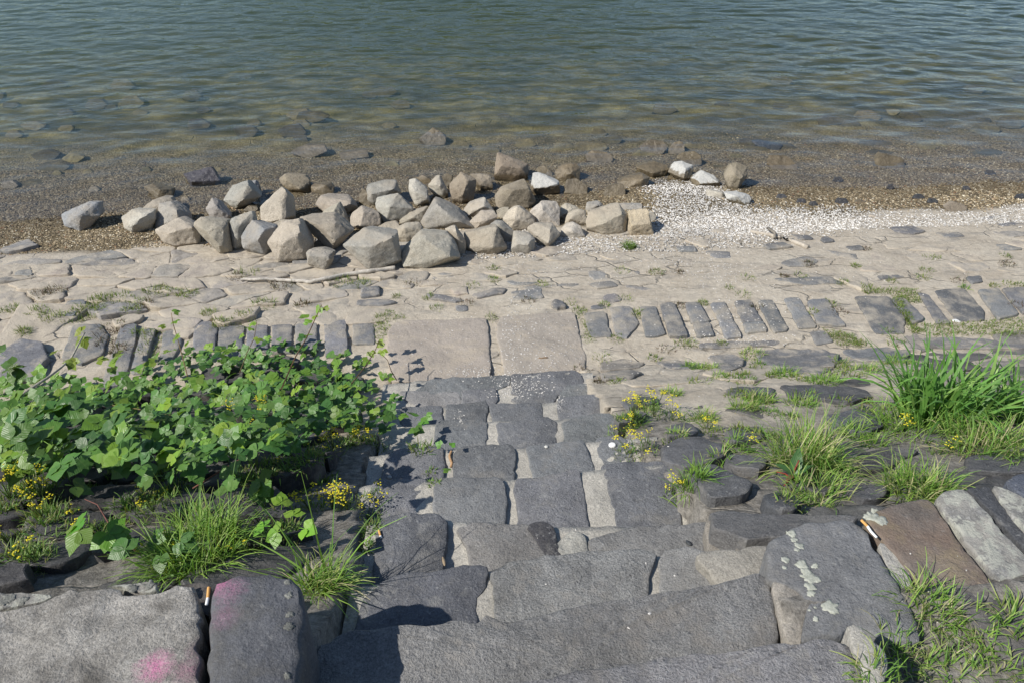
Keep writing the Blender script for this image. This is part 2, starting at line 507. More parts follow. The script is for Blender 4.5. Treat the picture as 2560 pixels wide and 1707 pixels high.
# ------------------------------------------------------------------ object helpers
def mesh_from(name, V, Fc, smooth=True, cols=None, uvs=None, colname='Col'):
    me = bpy.data.meshes.new(name)
    me.from_pydata([tuple(v) for v in V] if not isinstance(V, np.ndarray) else V.tolist(), [], Fc if isinstance(Fc, list) else Fc.tolist())
    if smooth:
        me.polygons.foreach_set('use_smooth', [True] * len(me.polygons))
    if cols is not None:
        ca = me.color_attributes.new(colname, 'FLOAT_COLOR', 'POINT')
        cc = np.ones((len(me.vertices), 4), np.float32); cc[:, :3] = np.asarray(cols)[:, :3]
        ca.data.foreach_set('color', cc.ravel())
    if uvs is not None:
        ul = me.uv_layers.new(name='UVMap')
        li = np.zeros(len(me.loops), int); me.loops.foreach_get('vertex_index', li)
        ul.data.foreach_set('uv', np.asarray(uvs, np.float32)[li].ravel())
    me.update()
    return me

def put(name, me, material, parent=None, loc=(0, 0, 0), color=None):
    o = bpy.data.objects.new(name, me)
    COL.objects.link(o)
    if material is not None and me is not None and not me.materials:
        me.materials.append(material)
    o.location = loc
    if parent is not None:
        o.parent = parent
    if color is not None:
        o.color = (*color[:3], 1)
    return o

def tag(o, label=None, cat=None, group=None, kind=None):
    if label: o['label'] = label
    if cat: o['category'] = cat
    if group: o['group'] = group
    if kind: o['kind'] = kind
    return o

def empty(name, loc=(0, 0, 0)):
    o = bpy.data.objects.new(name, None)
    o.empty_display_size = .1
    COL.objects.link(o)
    o.location = loc
    return o

def resample(poly, step, jitter, seed, rnd=.35):
    """even points along a closed outline, corners slightly rounded, edges unevenly broken"""
    P = np.asarray(poly, float)
    n = len(P)
    Q = []
    for i in range(n):                                   # cut the corners a little
        a, b_, c = P[i - 1], P[i], P[(i + 1) % n]
        la, lc = np.linalg.norm(a - b_), np.linalg.norm(c - b_)
        ra, rc = min(rnd * .09, la * .3), min(rnd * .09, lc * .3)
        Q.append(b_ + (a - b_) / max(la, 1e-6) * ra)
        Q.append(b_ * .7 + .15 * (b_ + (a - b_) / max(la, 1e-6) * ra) + .15 * (b_ + (c - b_) / max(lc, 1e-6) * rc))
        Q.append(b_ + (c - b_) / max(lc, 1e-6) * rc)
    Q = np.array(Q + [Q[0]])
    L = np.concatenate([[0], np.cumsum(np.linalg.norm(np.diff(Q, axis=0), axis=1))])
    m = max(12, int(L[-1] / step))
    t = np.linspace(0, L[-1], m, endpoint=False)
    R = np.stack([np.interp(t, L, Q[:, 0]), np.interp(t, L, Q[:, 1])], 1)
    c = R.mean(0)
    d = R - c
    d /= np.maximum(np.linalg.norm(d, axis=1, keepdims=True), 1e-6)
    nz = fbm(R[:, 0] * 16 + seed * 3.1, R[:, 1] * 16, np.full(m, seed * 1.7), 3)
    nz = nz + .55 * fbm(R[:, 0] * 48 + seed * 1.3, R[:, 1] * 48, np.full(m, seed * .9), 2)
    return R + d * (nz * jitter)[:, None], c

def stone_mesh(name, poly, ztop, depth, edge=.02, rough=.006, step=.03, jitter=.012, dome=.0, seed=0, rings=None, origin=None, round_=.14):
    """one laid stone: outline, rounded arris, uneven top, sides going down into the bed"""
    R, c = resample(poly, step, jitter, seed, round_)
    m = len(R)
    rad = np.linalg.norm(R - c, axis=1)
    rmin = max(rad.min(), .02)
    edge = min(edge, rmin * .4)
    V = []
    def ring(inset, dz, f=None):
        if f is None:
            f = np.clip(1 - inset / np.maximum(rad, 1e-4), .1, 1)
        else:
            f = np.full(m, f) * np.clip(1 - inset / np.maximum(rad, 1e-4), .1, 1)
        p = c + (R - c) * f[:, None]
        z = ztop(p[:, 0], p[:, 1])
        nz = fbm(p[:, 0] * 9 + seed, p[:, 1] * 9, np.full(m, seed * .77), 4)
        nh = fbm(p[:, 0] * 31 + seed, p[:, 1] * 31, np.full(m, seed * .3), 2)
        zz = z + dz + (nz * 1.3 + nh * .45) * rough + dome * (1 - np.clip(f, 0, 1) ** 2)
        V.append(np.column_stack([p, zz]))
    edge *= .52
    ring(-.006, -depth)
    ring(-.001, -edge * 1.3)
    ring(edge * .18, -edge * .42)
    ring(edge * .62, -edge * .07)
    ring(edge * 1.5, 0)
    if rings is None:
        rings = int(np.clip(rmin / .05, 1, 9)) + 1
    for k in range(1, rings + 1):
        ring(edge * 1.5, 0, 1 - k / (rings + 1))
    z = float(ztop(np.array([c[0]]), np.array([c[1]]))[0]) + dome
    V.append(np.array([[c[0], c[1], z]]))
    V = np.vstack(V)
    nr = 5 + rings
    Fc = []
    for k in range(nr - 1):
        for i in range(m):
            j = (i + 1) % m
            Fc.append((k * m + i, k * m + j, (k + 1) * m + j, (k + 1) * m + i))
    k = nr - 1
    for i in range(m):
        Fc.append((k * m + i, k * m + (i + 1) % m, nr * m))
    area = 0.5 * np.sum(R[:, 0] * np.roll(R[:, 1], -1) - np.roll(R[:, 0], -1) * R[:, 1])
    if area < 0:
        Fc = [tuple(reversed(f)) for f in Fc]
    o = Vector((c[0], c[1], z)) if origin is None else origin
    V = V - np.array(o)
    me = mesh_from(name, V, Fc)
    me.set_sharp_from_angle(angle=math.radians(38))
    return me, o

def plane_top(z, gx=0.0, gy=0.0, c=(0, 0)):
    return lambda x, y: z + gx * (x - c[0]) + gy * (y - c[1])

def jit(col, a=.10):
    k = 1 + random.uniform(-a, a)
    return tuple(max(.005, v * k * (1 + random.uniform(-a, a) * .10)) for v in col)

# ------------------------------------------------------------------ ground sheet
def axis(lo, hi, fine_lo, fine_hi, fine, grow=1.25):
    a = list(np.arange(fine_lo, fine_hi, fine))
    x, st = fine_hi, fine
    while x < hi:
        a.append(x); st *= grow; x += st
    a.append(hi)
    x, st = fine_lo, fine
    pre = []
    while x > lo:
        x -= st * grow; st *= grow; pre.append(max(x, lo))
    return np.array(sorted(set(pre)) + a)

def build_ground():
    xs = axis(-150, 150, -5.0, 5.0, .032)
    ys = axis(-12, 400, .7, 9.0, .030, 1.12)
    X, Y = np.meshgrid(xs, ys)
    x, y = X.ravel(), Y.ravel()
    z = G(x, y)
    nx, ny = len(xs), len(ys)
    i = np.arange(nx * ny).reshape(ny, nx)
    Fc = np.stack([i[:-1, :-1].ravel(), i[:-1, 1:].ravel(), i[1:, 1:].ravel(), i[1:, :-1].ravel()], 1)
    s = y - TILT * x
    n = fbm(x * 1.7, y * 1.7, o=4)
    zone = np.zeros((len(x), 3))
    zone[:, 0] = np.clip((3.55 + .8 * n + .35 * (x > .8) * -1 - s) / .5, 0, 1)
    gz = np.clip((s - 6.22 - .25 * n) / .12, 0, 1)
    zone[:, 1] = gz
    zone[:, 2] = np.clip((s - 8.0 - .6 * n) / 2.2, 0, 1)
    me = mesh_from('ground', np.column_stack([x, y, z]), Fc, True, zone, colname='Zone')
    o = put('ground', me, M['ground'])
    tag(o, 'dried beige mud, soil and river bed running under stones and water', kind='structure')
build_ground()

def build_water():
    xs = axis(-149, 149, -8.5, 8.5, .075, 1.06)
    ys = axis(5.0, 398, 6.2, 19.0, .045, 1.05)
    ys = ys[ys >= 5.0]
    X, Y = np.meshgrid(xs, ys); x, y = X.ravel(), Y.ravel()
    s = y - TILT * x
    amp = np.interp(s, [6.6, 7.2, 8.5, 11, 15, 60, 150], [.02, .25, .62, 1.0, 1.1, 1.0, .0])
    w = np.zeros_like(x)
    rg = np.random.default_rng(8)
    wx = x + .35 * fbm(x * .9, y * .9, o=2); wy = y + .25 * fbm(x * .9 + 9, y * .9, o=2)
    for k in range(26):
        lam = rg.uniform(.14, .55); th = rg.normal(math.pi / 2 + .12, .50)
        kk = 2 * math.pi / lam
        env = .55 + .9 * fbm(x * .35 + k * 3.1, y * .35 - k, o=2)
        w += .0056 * lam * env * np.sin(kk * (wx * math.cos(th) + wy * math.sin(th)) + rg.random() * 6.283)
    w += .012 * fbm(x * 1.1, y * 2.6, o=4) + .004 * fbm(x * 4.5, y * 9, o=2)
    z = w * amp * np.clip(1 + .9 * fbm(x * .16 + 4, y * .28, o=3), .35, 1.7)
    nx, ny = len(xs), len(ys)
    idx = np.arange(nx * ny).reshape(ny, nx)
    Fc = np.stack([idx[:-1, :-1].ravel(), idx[:-1, 1:].ravel(), idx[1:, 1:].ravel(), idx[1:, :-1].ravel()], 1).tolist()
    V = np.column_stack([x, y, z])
    loop = list(idx[0, :]) + list(idx[1:, -1]) + list(idx[-1, :-1][::-1]) + list(idx[1:-1, 0][::-1])
    low = V[loop].copy(); low[:, 2] = -6.0
    n0 = len(V); V = np.vstack([V, low]); m = len(loop)
    for a in range(m):
        b2 = (a + 1) % m
        Fc.append((int(loop[b2]), int(loop[a]), n0 + a, n0 + b2))
    Fc.append(tuple(n0 + a for a in range(m))[::-1])
    me = mesh_from('river_water', V, Fc, True)
    o = put('river_water', me, M['water'])
    tag(o, 'rippled green river water, shallow and clear along the shore', kind='structure')
build_water()

def build_reflection_hills():
    """the wooded valley side across the river (out of the picture, mirrored in the water)"""
    m, nt, out = mat('reflection_hill'); b = N(nt)
    n1 = b.noise(b.pos(), .09, 6, .65); n2 = b.noise(b.pos(), .5, 4, .7)
    c = b.mix(b.ramp(n1, [(.35, 0.0), (.65, 1.0)]), (.035, .055, .022), (.085, .10, .045))
    c = b.mix(1.0, c, b.ramp(n2, [(.3, .5), (.7, 1.4)]), 'MULTIPLY')
    b.lk(b.princ(c, .95, None, .1).outputs[0], out.inputs[0])
    xs = np.linspace(-900, 900, 181); t = np.linspace(0, 1, 30)
    V, Fc = [], []
    for j in t:
        yy = 400 + 260 * j + 25 * fbm(xs * .01, np.full_like(xs, j * 3), o=3)
        top = 44 + 62 * np.exp(-((xs + 20) / 170) ** 2) + 16 * fbm(xs * .006, xs * 0 + 3, o=3)  # added ridge, higher in the middle so its dark mirror image dims the water
        zz = -3 + top * (j ** .8) + 5 * fbm(xs * .05, np.full_like(xs, j * 14), o=4)
        V.append(np.column_stack([xs, yy, zz]))
    V = np.vstack(V); m_ = len(xs)
    Fc = [(r_ * m_ + i, r_ * m_ + i + 1, (r_ + 1) * m_ + i + 1, (r_ + 1) * m_ + i) for r_ in range(len(t) - 1) for i in range(m_ - 1)]
    tag(put('reflection_hills', mesh_from('reflection_hills', V, Fc), m), 'added wooded hillside out of view, shaped to darken reflections in the river', kind='structure')
build_reflection_hills()

# ------------------------------------------------------------------ the stairway
def px_poly(pts, z):
    return [tuple(at_z(p[0], p[1], z)[:2]) for p in pts]

BAS = (.195, .199, .205)
BASL = (.325, .318, .31)
stair = empty('stone_stairway', (0.1, 2.4, .3))
tag(stair, 'worn basalt block stairway leading down from the coping to the shore slabs', 'stairs')
STEPS = {}
def build_step_beds():
    for n in range(9):
        far = E_XY[n]
        back = 0.40 if n == 0 else 0.46
        xs = np.linspace(far[0, 0], far[-1, 0], 42)
        yf = np.interp(xs, far[:, 0], far[:, 1]) - 0.02 + .008 * fbm(xs * 14, xs * 0 + n)
        rows = 16
        V = []
        for r in range(rows):
            t = r / (rows - 1)
            yy = yf - back * t
            zz = STEP_Z[n] - (.045 if n < 2 else .003) + .010 * fbm(xs * 9, yy * 9, np.full_like(xs, n), 4) + .005 * fbm(xs * 35, yy * 35, np.full_like(xs, n), 2)
            V.append(np.column_stack([xs, yy, zz]))
        top = len(xs) * rows
        V.append(np.column_stack([xs, yf, np.full_like(xs, STEP_Z[n] - .30)]))
        V = np.vstack(V)
        m = len(xs); Fc = []
        for r in range(rows - 1):
            for i in range(m - 1):
                Fc.append((r * m + i + 1, r * m + i, (r + 1) * m + i, (r + 1) * m + i + 1))
        for i in range(m - 1):
            Fc.append((i, i + 1, top + i + 1, top + i))
        st = put('step', mesh_from('step_mortar', V - np.array(stair.location), Fc), M['mortar'], stair, color=(.43, .405, .355))
        STEPS[n] = st
build_step_beds()

def grow(poly, d):
    c = np.mean(poly, axis=0)
    return [tuple(np.array(p) + (np.array(p) - c) / max(np.linalg.norm(np.array(p) - c), 1e-4) * d) for p in poly]

def step_stone(n, pts, dz=0.0, gx=0.0, gy=0.0, col=BAS, m='basalt', edge=.015, rough=.007, ext=.10, jitter=.010, name='stone_block', depth=.26, dome=.006):
    z = STEP_Z[n] + (dz * .6 if dz < .035 else dz)
    w = px_poly(pts, z)
    w = grow(w, .006)
    ymin, ymax = min(p[1] for p in w), max(p[1] for p in w)
    w = [(p[0], p[1] - ext if (p[1] - ymin) < .30 * (ymax - ymin) else p[1]) for p in w]
    cx, cy = np.mean([p[0] for p in w]), np.mean([p[1] for p in w])
    me, o = stone_mesh(name, w, plane_top(z, gx, gy, (cx, cy)), depth, edge, rough, .022, jitter, dome, seed=n * 31 + len(STEPS) + int(pts[0][0]) % 97)
    ob = put(name, me, M[m], STEPS[n], color=jit(col, .16))
    ob.location = o - Vector(stair.location)
    return ob

# tread 8, at the landing slabs
step_stone(8, P5([(420, 170), (560, 125), (800, 112), (1090, 92), (1090, 152), (900, 168), (640, 178), (480, 200)]), .0)
step_stone(8, P5([(1095, 90), (1500, 62), (1545, 88), (1590, 150), (1400, 150), (1360, 182), (1100, 152)]), .004)
step_stone(8, P5([(365, 205), (480, 195), (740, 195), (765, 270), (650, 310), (400, 260)]), .0, col=BASL)
step_stone(8, P5([(775, 195), (985, 178), (1005, 246), (935, 268), (780, 285)]), .012)
step_stone(8, P5([(1085, 246), (1240, 196), (1335, 194), (1385, 232), (1340, 275), (1190, 280)]), .016)
step_stone(8, P5([(1395, 158), (1590, 154), (1600, 220), (1405, 236)]), .006)
# tread 7
step_stone(7, P5([(380, 300), (640, 300), (655, 390), (420, 420), (360, 380)]), .0)
step_stone(7, P5([(672, 290), (918, 265), (938, 290), (935, 385), (660, 395)]), .008)
step_stone(7, P5([(952, 285), (1290, 270), (1312, 395), (990, 410)]), .004)
step_stone(7, P5([(1400, 245), (1640, 218), (1665, 235), (1695, 290), (1695, 350), (1402, 390)]), .01)
# tread 6
step_stone(6, P5([(600, 420), (640, 390), (908, 375), (934, 405), (928, 555), (575, 560)]), .006)
step_stone(6, P5([(1000, 408), (1310, 372), (1388, 402), (1395, 535), (1040, 560)]), .01, gy=.03)
step_stone(6, P5([(1428, 400), (1640, 345), (1740, 345), (1775, 375), (1790, 520), (1560, 530), (1440, 550)]), .012)
# tread 5
step_stone(5, P5([(265, 640), (330, 575), (560, 560), (640, 568), (658, 610), (650, 770), (600, 790), (258, 790)]), .012)
step_stone(5, P5([(715, 620), (760, 562), (980, 540), (1080, 552), (1112, 590), (1115, 775), (708, 785)]), .016)
step_stone(5, P5([(1185, 560), (1560, 520), (1604, 610), (1645, 700), (1520, 730), (1240, 760), (1218, 640)]), .006)
step_stone(5, P5([(1645, 515), (1790, 490), (1865, 530), (1905, 675), (1705, 700), (1662, 600)]), -.006)
# tread 4
step_stone(4, P5([(180, 830), (215, 770), (520, 775), (548, 802), (535, 1000), (178, 1010)]), .0)
step_stone(4, P5([(596, 810), (640, 765), (1000, 758), (1040, 788), (1058, 840), (1038, 1085), (598, 1030)]), .022, gx=.02)
step_stone(4, P5([(1112, 830), (1130, 772), (1330, 745), (1490, 708), (1532, 722), (1565, 850), (1612, 1150), (1400, 1165), (1155, 1080), (1122, 900)]), .012)
step_stone(4, P5([(1690, 680), (1990, 655), (2080, 660), (2135, 700), (2182, 900), (2192, 1050), (1802, 1105), (1730, 850)]), .004)
# tread 3
step_stone(3, P8([(205, 330), (225, 130), (300, 90), (480, 76), (600, 90), (662, 142), (672, 205), (652, 420), (560, 480), (205, 490)]), .03, col=(.15, .153, .162), rough=.011)
step_stone(3, P8([(735, 185), (880, 140), (1020, 155), (1190, 145), (1290, 210), (1395, 365), (1140, 400), (960, 460), (880, 410), (800, 300)]), .012, col=(.28, .267, .25), m='basalt', rough=.010)
step_stone(3, P8([(1200, 165), (1290, 143), (1362, 172), (1425, 252), (1360, 282)]), .030, col=(.07, .07, .075), edge=.01)
step_stone(3, P8([(1365, 300), (1480, 205), (1560, 230), (1645, 340), (1420, 365)]), .022, col=(.40, .385, .35), m='mortar', rough=.012, name='mortar_patch')
step_stone(3, P8([(1590, 245), (1800, 188), (2050, 170), (2352, 142), (2480, 142), (2480, 300), (2352, 310), (2090, 318), (2040, 350), (1650, 345)]), .012, col=(.24, .235, .225), rough=.008)
# tread 2
step_stone(2, P8([(120, 640), (210, 550), (330, 482), (430, 460), (550, 480), (770, 420), (910, 430), (932, 482), (922, 570), (862, 620), (875, 775), (700, 790), (100, 740)]), .014, col=(.15, .155, .168), rough=.010)
step_stone(2, P8([(955, 490), (1060, 402), (1300, 370), (1480, 340), (1800, 320), (1990, 325), (2042, 352), (2000, 450), (1975, 615), (1700, 680), (1450, 710), (1200, 765), (1020, 765), (1010, 650), (980, 540)]), .02, col=BASL, m='basalt_pitted', rough=.010)
step_stone(2, P8([(2075, 370), (2130, 322), (2260, 310), (2400, 345), (2560, 410), (2660, 480), (2720, 545), (2560, 600), (2352, 600), (2060, 640), (2070, 500)]), .012, col=BASL, rough=.009)
step_stone(2, P9([(230, 560), (260, 510), (420, 500), (480, 515), (560, 470), (680, 470), (700, 600), (680, 720), (530, 730), (430, 650)]), .05, col=(.29, .27, .235), m='mortar', rough=.010, name='mortar_patch')
step_stone(3, P9([(285, 330), (300, 310), (460, 350), (640, 375), (750, 380), (740, 480), (560, 500), (420, 510), (262, 500)]), .07, col=(.25, .23, .195), m='mortar', rough=.010, name='mortar_patch')
# tread 1: the long top slab and tread 0, where the photographer stands
step_stone(1, P8([(-170, 960), (0, 850), (180, 835), (400, 815), (560, 820), (720, 760), (850, 790), (950, 730), (1040, 778), (1190, 745), (1430, 705), (1680, 660), (1980, 605), (2352, 560), (2540, 520), (2750, 470), (2810, 640), (2860, 880), (2352, 1040), (1700, 1120), (1060, 1220), (300, 1300), (-170, 1300)]), .0, col=BASL, m='basalt_pitted', rough=.013, ext=.12, edge=.03, jitter=.014)
step_stone(1, P9([(705, 745), (740, 712), (790, 715), (890, 800), (918, 930), (892, 1130), (810, 1120), (760, 950)]), .022, col=(.36, .33, .285), m='mortar', rough=.009, name='mortar_patch', ext=.0)
step_stone(0, P8([(-200, 1420), (560, 1290), (1060, 1194), (1330, 1150), (1700, 1080), (1980, 1040), (2240, 1010), (2352, 1000), (2810, 934), (2980, 935), (3100, 890), (3230, 900), (3300, 950), (3345, 1040), (3400, 1200), (3460, 1500), (-200, 1600)]), .0, col=BASL, m='basalt_pitted', rough=.012, edge=.03, jitter=.012)
step_stone(0, P9([(1205, 985), (1300, 1040), (1430, 1170), (1442, 1260), (1430, 1377), (1330, 1400), (1262, 1200)]), .018, col=(.36, .34, .30), m='mortar', rough=.010, name='mortar_patch', ext=.0)

# ------------------------------------------------------------------ coping at the top of the bank
cop_l = empty('coping_wall', tuple(at_z(480, 1600, 1.45)))
tag(cop_l, 'low coping of a concrete slab and a tall dark block with pink spray paint', 'wall')
cop_r = empty('coping_wall', tuple(at_z(2300, 1450, 1.45)))
tag(cop_r, 'flat coping of dark, brown and white-mottled stone blocks set side by side', 'wall')

def coping(root, pts, z, col, m, gx=0.0, gy=0.0, edge=.025, rough=.006, depth=.42, ext=0.0, name='coping_stone', dome=.0, jitter=.012):
    w = px_poly(pts, z)
    if ext:
        ymin, ymax = min(p[1] for p in w), max(p[1] for p in w)
        w = [(p[0], p[1] - ext if (p[1] - ymin) < .15 * (ymax - ymin) else p[1]) for p in w]
    cx, cy = np.mean([p[0] for p in w]), np.mean([p[1] for p in w])
    me, o = stone_mesh(name, w, plane_top(z, gx, gy, (cx, cy)), depth, edge, rough, .018, jitter, dome, seed=int(pts[0][0] + pts[1][1]) % 211)
    ob = put(name, me, M[m] if isinstance(m, str) else m, root, color=jit(col, .03))
    ob.location = o - Vector(root.location)
    return ob

ZL = 1.715
spl = []
for (px, py, r, amt) in [(385, 1665, .050, .95), (470, 1675, .045, .30), (500, 1620, .04, .15), (553, 1462, .032, .85), (578, 1478, .05, .35), (565, 1545, .045, .2)]:
    q = at_z(px, py, ZL); spl.append((q.x, q.y, q.z, r, amt))
M['concrete'] = stone_material('concrete', mottle=.38, speck_amt=.5, speck=(.50, .485, .45), dust=(.13, .12, .105), dust_amt=.32, pit=1.2, grain=1.6, spray=[s_ for s_ in spl[:3]])
M['painted_basalt'] = stone_material('painted_basalt', mottle=.25, speck_amt=.35, dust=(.10, .095, .085), dust_amt=.25, spray=[s_ for s_ in spl[3:]])
M['lichen_dark'] = M['mottled']
coping(cop_l, P7([(-420, 720), (-200, 660), (0, 640), (230, 600), (330, 560), (680, 500), (780, 540), (880, 545), (990, 530), (1060, 490), (1110, 500), (1160, 600), (1150, 700), (1190, 850), (1200, 950), (1170, 1090), (1180, 1300), (-420, 1300)]), ZL, (.32, .30, .27), 'concrete', rough=.011, edge=.022, jitter=.02)
coping(cop_l, P7([(1225, 640), (1265, 470), (1400, 432), (1560, 420), (1700, 440), (1790, 520), (1800, 700), (1790, 900), (1750, 1090), (1740, 1300), (1250, 1300), (1245, 1090), (1212, 850)]), ZL + .005, (.115, .118, .128), 'painted_basalt', rough=.008, edge=.05, depth=.60, dome=.012)
coping(cop_l, P7([(-420, 560), (-100, 520), (60, 528), (240, 545), (330, 548), (240, 592), (0, 632), (-300, 700)]), ZL - .012, (.16, .155, .145), 'mottled', rough=.010, depth=.2)
coping(cop_l, P7([(620, 505), (760, 480), (920, 470), (930, 530), (880, 538), (790, 530), (690, 492)]), ZL - .010, (.22, .21, .19), 'mottled', rough=.008, depth=.2)
coping(cop_l, P7([(960, 500), (1090, 480), (1240, 480), (1240, 640), (1220, 700), (1180, 620), (1130, 495), (1060, 482)]), ZL - .10, (.07, .06, .055), 'basalt_rough', rough=.010, depth=.2)

ZR = 1.535
blkA = coping(cop_r, P9([(668, 470), (740, 396), (850, 330), (950, 300), (1200, 290), (1285, 312), (1350, 400), (1420, 520), (1500, 680), (1560, 780), (1650, 930), (1680, 1110), (1480, 1120), (1210, 1000), (1160, 1085), (900, 1095), (918, 930), (890, 770), (740, 712), (672, 690)]), ZR, (.19, .192, .195), 'basalt_clean', gx=.02, gy=-.04, rough=.007, edge=.03)
coping(cop_r, P9([(1320, 300), (1400, 225), (1560, 170), (1742, 148), (1990, 528), (2250, 900), (2230, 940), (2080, 945), (1720, 800), (1520, 545)]), ZR - .01, (.17, .145, .125), 'brown_block', gy=-.04, rough=.008, edge=.02)
coping(cop_r, P9([(1762, 148), (1850, 92), (1955, 82), (2200, 345), (2420, 585), (2440, 640), (2250, 705), (2180, 720), (1995, 470)]), ZR - .01, (.20, .195, .185), 'mottled', gy=-.04, rough=.008, edge=.02)
coping(cop_r, P9([(1972, 80), (2120, 66), (2290, 320), (2460, 552), (2436, 585), (2215, 340)]), ZR - .02, (.085, .088, .095), 'basalt', gy=-.04, rough=.008, edge=.02)
coping(cop_r, P9([(2134, 66), (2240, 90), (2390, 180), (2560, 420), (2560, 560), (2474, 545), (2306, 318)]), ZR - .012, (.22, .215, .20), 'mottled', gy=-.04, rough=.008, edge=.02)
coping(cop_r, P9([(2215, 40), (2352, -20), (2600, -20), (2720, 160), (2700, 400), (2570, 420), (2390, 180)]), ZR - .02, (.13, .145, .18), 'basalt', gy=-.04, rough=.008, edge=.02)
coping(cop_r, P9([(1395, 450), (1480, 468), (1560, 570), (1640, 780), (1600, 800), (1500, 700), (1440, 560)]), ZR - .016, (.38, .365, .33), 'mortar', rough=.008, depth=.2, name='mortar_joint')
coping(cop_r, P9([(1740, 1285), (1900, 1212), (2030, 1290), (2060, 1420), (1700, 1430)]), ZR - .03, (.09, .10, .125), 'basalt', rough=.006, depth=.3)
coping(cop_r, P9([(2190, 1285), (2352, 1255), (2460, 1300), (2460, 1450), (2180, 1450)]), ZR - .03, (.12, .125, .14), 'basalt', rough=.006, depth=.3)
coping(cop_r, P9([(1560, 1330), (1640, 1300), (1725, 1322), (1690, 1420), (1560, 1430)]), ZR - .03, (.10, .11, .13), 'basalt', rough=.006, depth=.3)
coping(cop_r, P9([(2250, 700), (2352, 660), (2500, 700), (2560, 900), (2400, 960), (2270, 860)]), ZR - .03, (.22, .18, .145), 'brown_block', rough=.008, depth=.3)

# pale lichen crusts on the dark coping block: thin, lobed, a couple of millimetres proud
m_, nt_, out_ = mat('lichen'); b_ = N(nt_)
pn = b_.noise(b_.pos(), 90, 5, .65)
b_.lk(b_.princ(b_.ramp(pn, [(.3, (.28, .29, .24)), (.6, (.43, .44, .38))]), .95, b_.bump(pn, .8, .004), .1).outputs[0], out_.inputs[0])
M['lichen'] = m_
M['lichen_grey'] = stone_material('lichen_grey', mottle=.4, speck_amt=.6, speck=(.34, .34, .31), grain=1.4)
# ------------------------------------------------------------------ lower landing, soldier course and paving
paving = tag(empty('shore_paving', (0, 5, .1)), 'old mud-dusted stone paving sloping to the river', kind='structure')
TRACED = []          # photograph outlines already taken by a traced stone

def paved(pts, dz, col, m, name='paving_stone', edge=.02, rough=.006, depth=.16, jitter=.010, tilt=.0, parent=None, dome=.004, step=.03):
    TRACED.append(pts)
    c = at_h(np.mean([p[0] for p in pts]), np.mean([p[1] for p in pts]), dz)
    slab = name == 'landing_slab'
    gr = .012 if name == 'kerb_stone' else 0.0
    w = [tuple((at_z(p[0], p[1], .275 + dz) if slab else at_h(p[0], p[1], dz))[:2]) for p in pts]
    if gr:
        w = grow(w, gr)
    gx, gy = random.uniform(-tilt, tilt), random.uniform(-tilt, tilt)
    top = (lambda x, y: .275 + dz - .02 * (y - 4.0)) if slab else (lambda x, y: H(x, y) + dz + gx * (x - c.x) + gy * (y - c.y))
    me, o = stone_mesh(name, w, top, depth, edge, rough, step, jitter, dome, seed=int(pts[0][0] * 1.3 + pts[0][1]) % 307)
    par = parent or paving
    ob = put(name, me, M[m], par, color=jit(col, .08))
    ob.location = o - Vector(par.location)
    return ob

SLABC = (.37, .325, .275)
paved(P2([(190, 800), (205, 655), (245, 602), (300, 582), (600, 572), (930, 560), (948, 640), (962, 890), (960, 1000), (420, 1040), (300, 1050), (240, 1040)]), .012, SLABC, 'slab', 'landing_slab', edge=.018, rough=.006)
paved(P2([(1000, 600), (1040, 546), (1300, 530), (1580, 520), (1600, 600), (1640, 780), (1660, 860), (1665, 1000), (1300, 1020), (1060, 1020), (1040, 860), (1000, 680)]), .010, (.355, .315, .27), 'slab', 'landing_slab', edge=.018, rough=.006)
SOL = (.19, .192, .196)
right_sol = [P2([(1650, 540), (1800, 530), (1850, 700), (1700, 705)]), P2([(1838, 500), (1990, 490), (2040, 610), (1960, 712), (1888, 692)]),
    P3([(95, 630), (185, 625), (242, 785), (130, 796)]), P3([(215, 610), (297, 605), (372, 790), (270, 797)]), P3([(362, 606), (442, 600), (500, 708), (400, 718)]),
    P3([(412, 724), (502, 714), (528, 790), (432, 796)]), P3([(508, 606), (592, 600), (692, 795), (600, 806)]), P3([(650, 596), (742, 590), (812, 708), (702, 714)]),
    P3([(706, 720), (814, 714), (838, 764), (724, 772)]), P3([(788, 596), (872, 590), (968, 762), (880, 776)]), P3([(942, 580), (1032, 575), (1132, 742), (1030, 752)]),
    P3([(1082, 592), (1192, 580), (1302, 732), (1140, 722)]), P3([(1358, 566), (1560, 570), (1645, 690), (1645, 775), (1480, 776)]), P3([(1572, 578), (1650, 572), (1762, 690), (1700, 722), (1650, 665)]),
    P3([(1728, 542), (1792, 560), (1922, 722), (1838, 722)]), P3([(1828, 532), (2000, 520), (2112, 652), (2112, 702), (1958, 704)]), P3([(2088, 532), (2200, 520), (2322, 662), (2200, 692)]),
    P3([(2226, 522), (2352, 514), (2440, 640), (2350, 660)]), P3([(2380, 512), (2480, 506), (2580, 630), (2480, 645)]), P3([(2510, 504), (2600, 500), (2710, 615), (2610, 630)])]
for i, q in enumerate(right_sol):
    paved(q, .020 + random.uniform(-.004, .006), (.125, .128, .135) if i in (12, 15) else jit(SOL, .12), 'soldier', 'kerb_stone', edge=.016, tilt=.02)
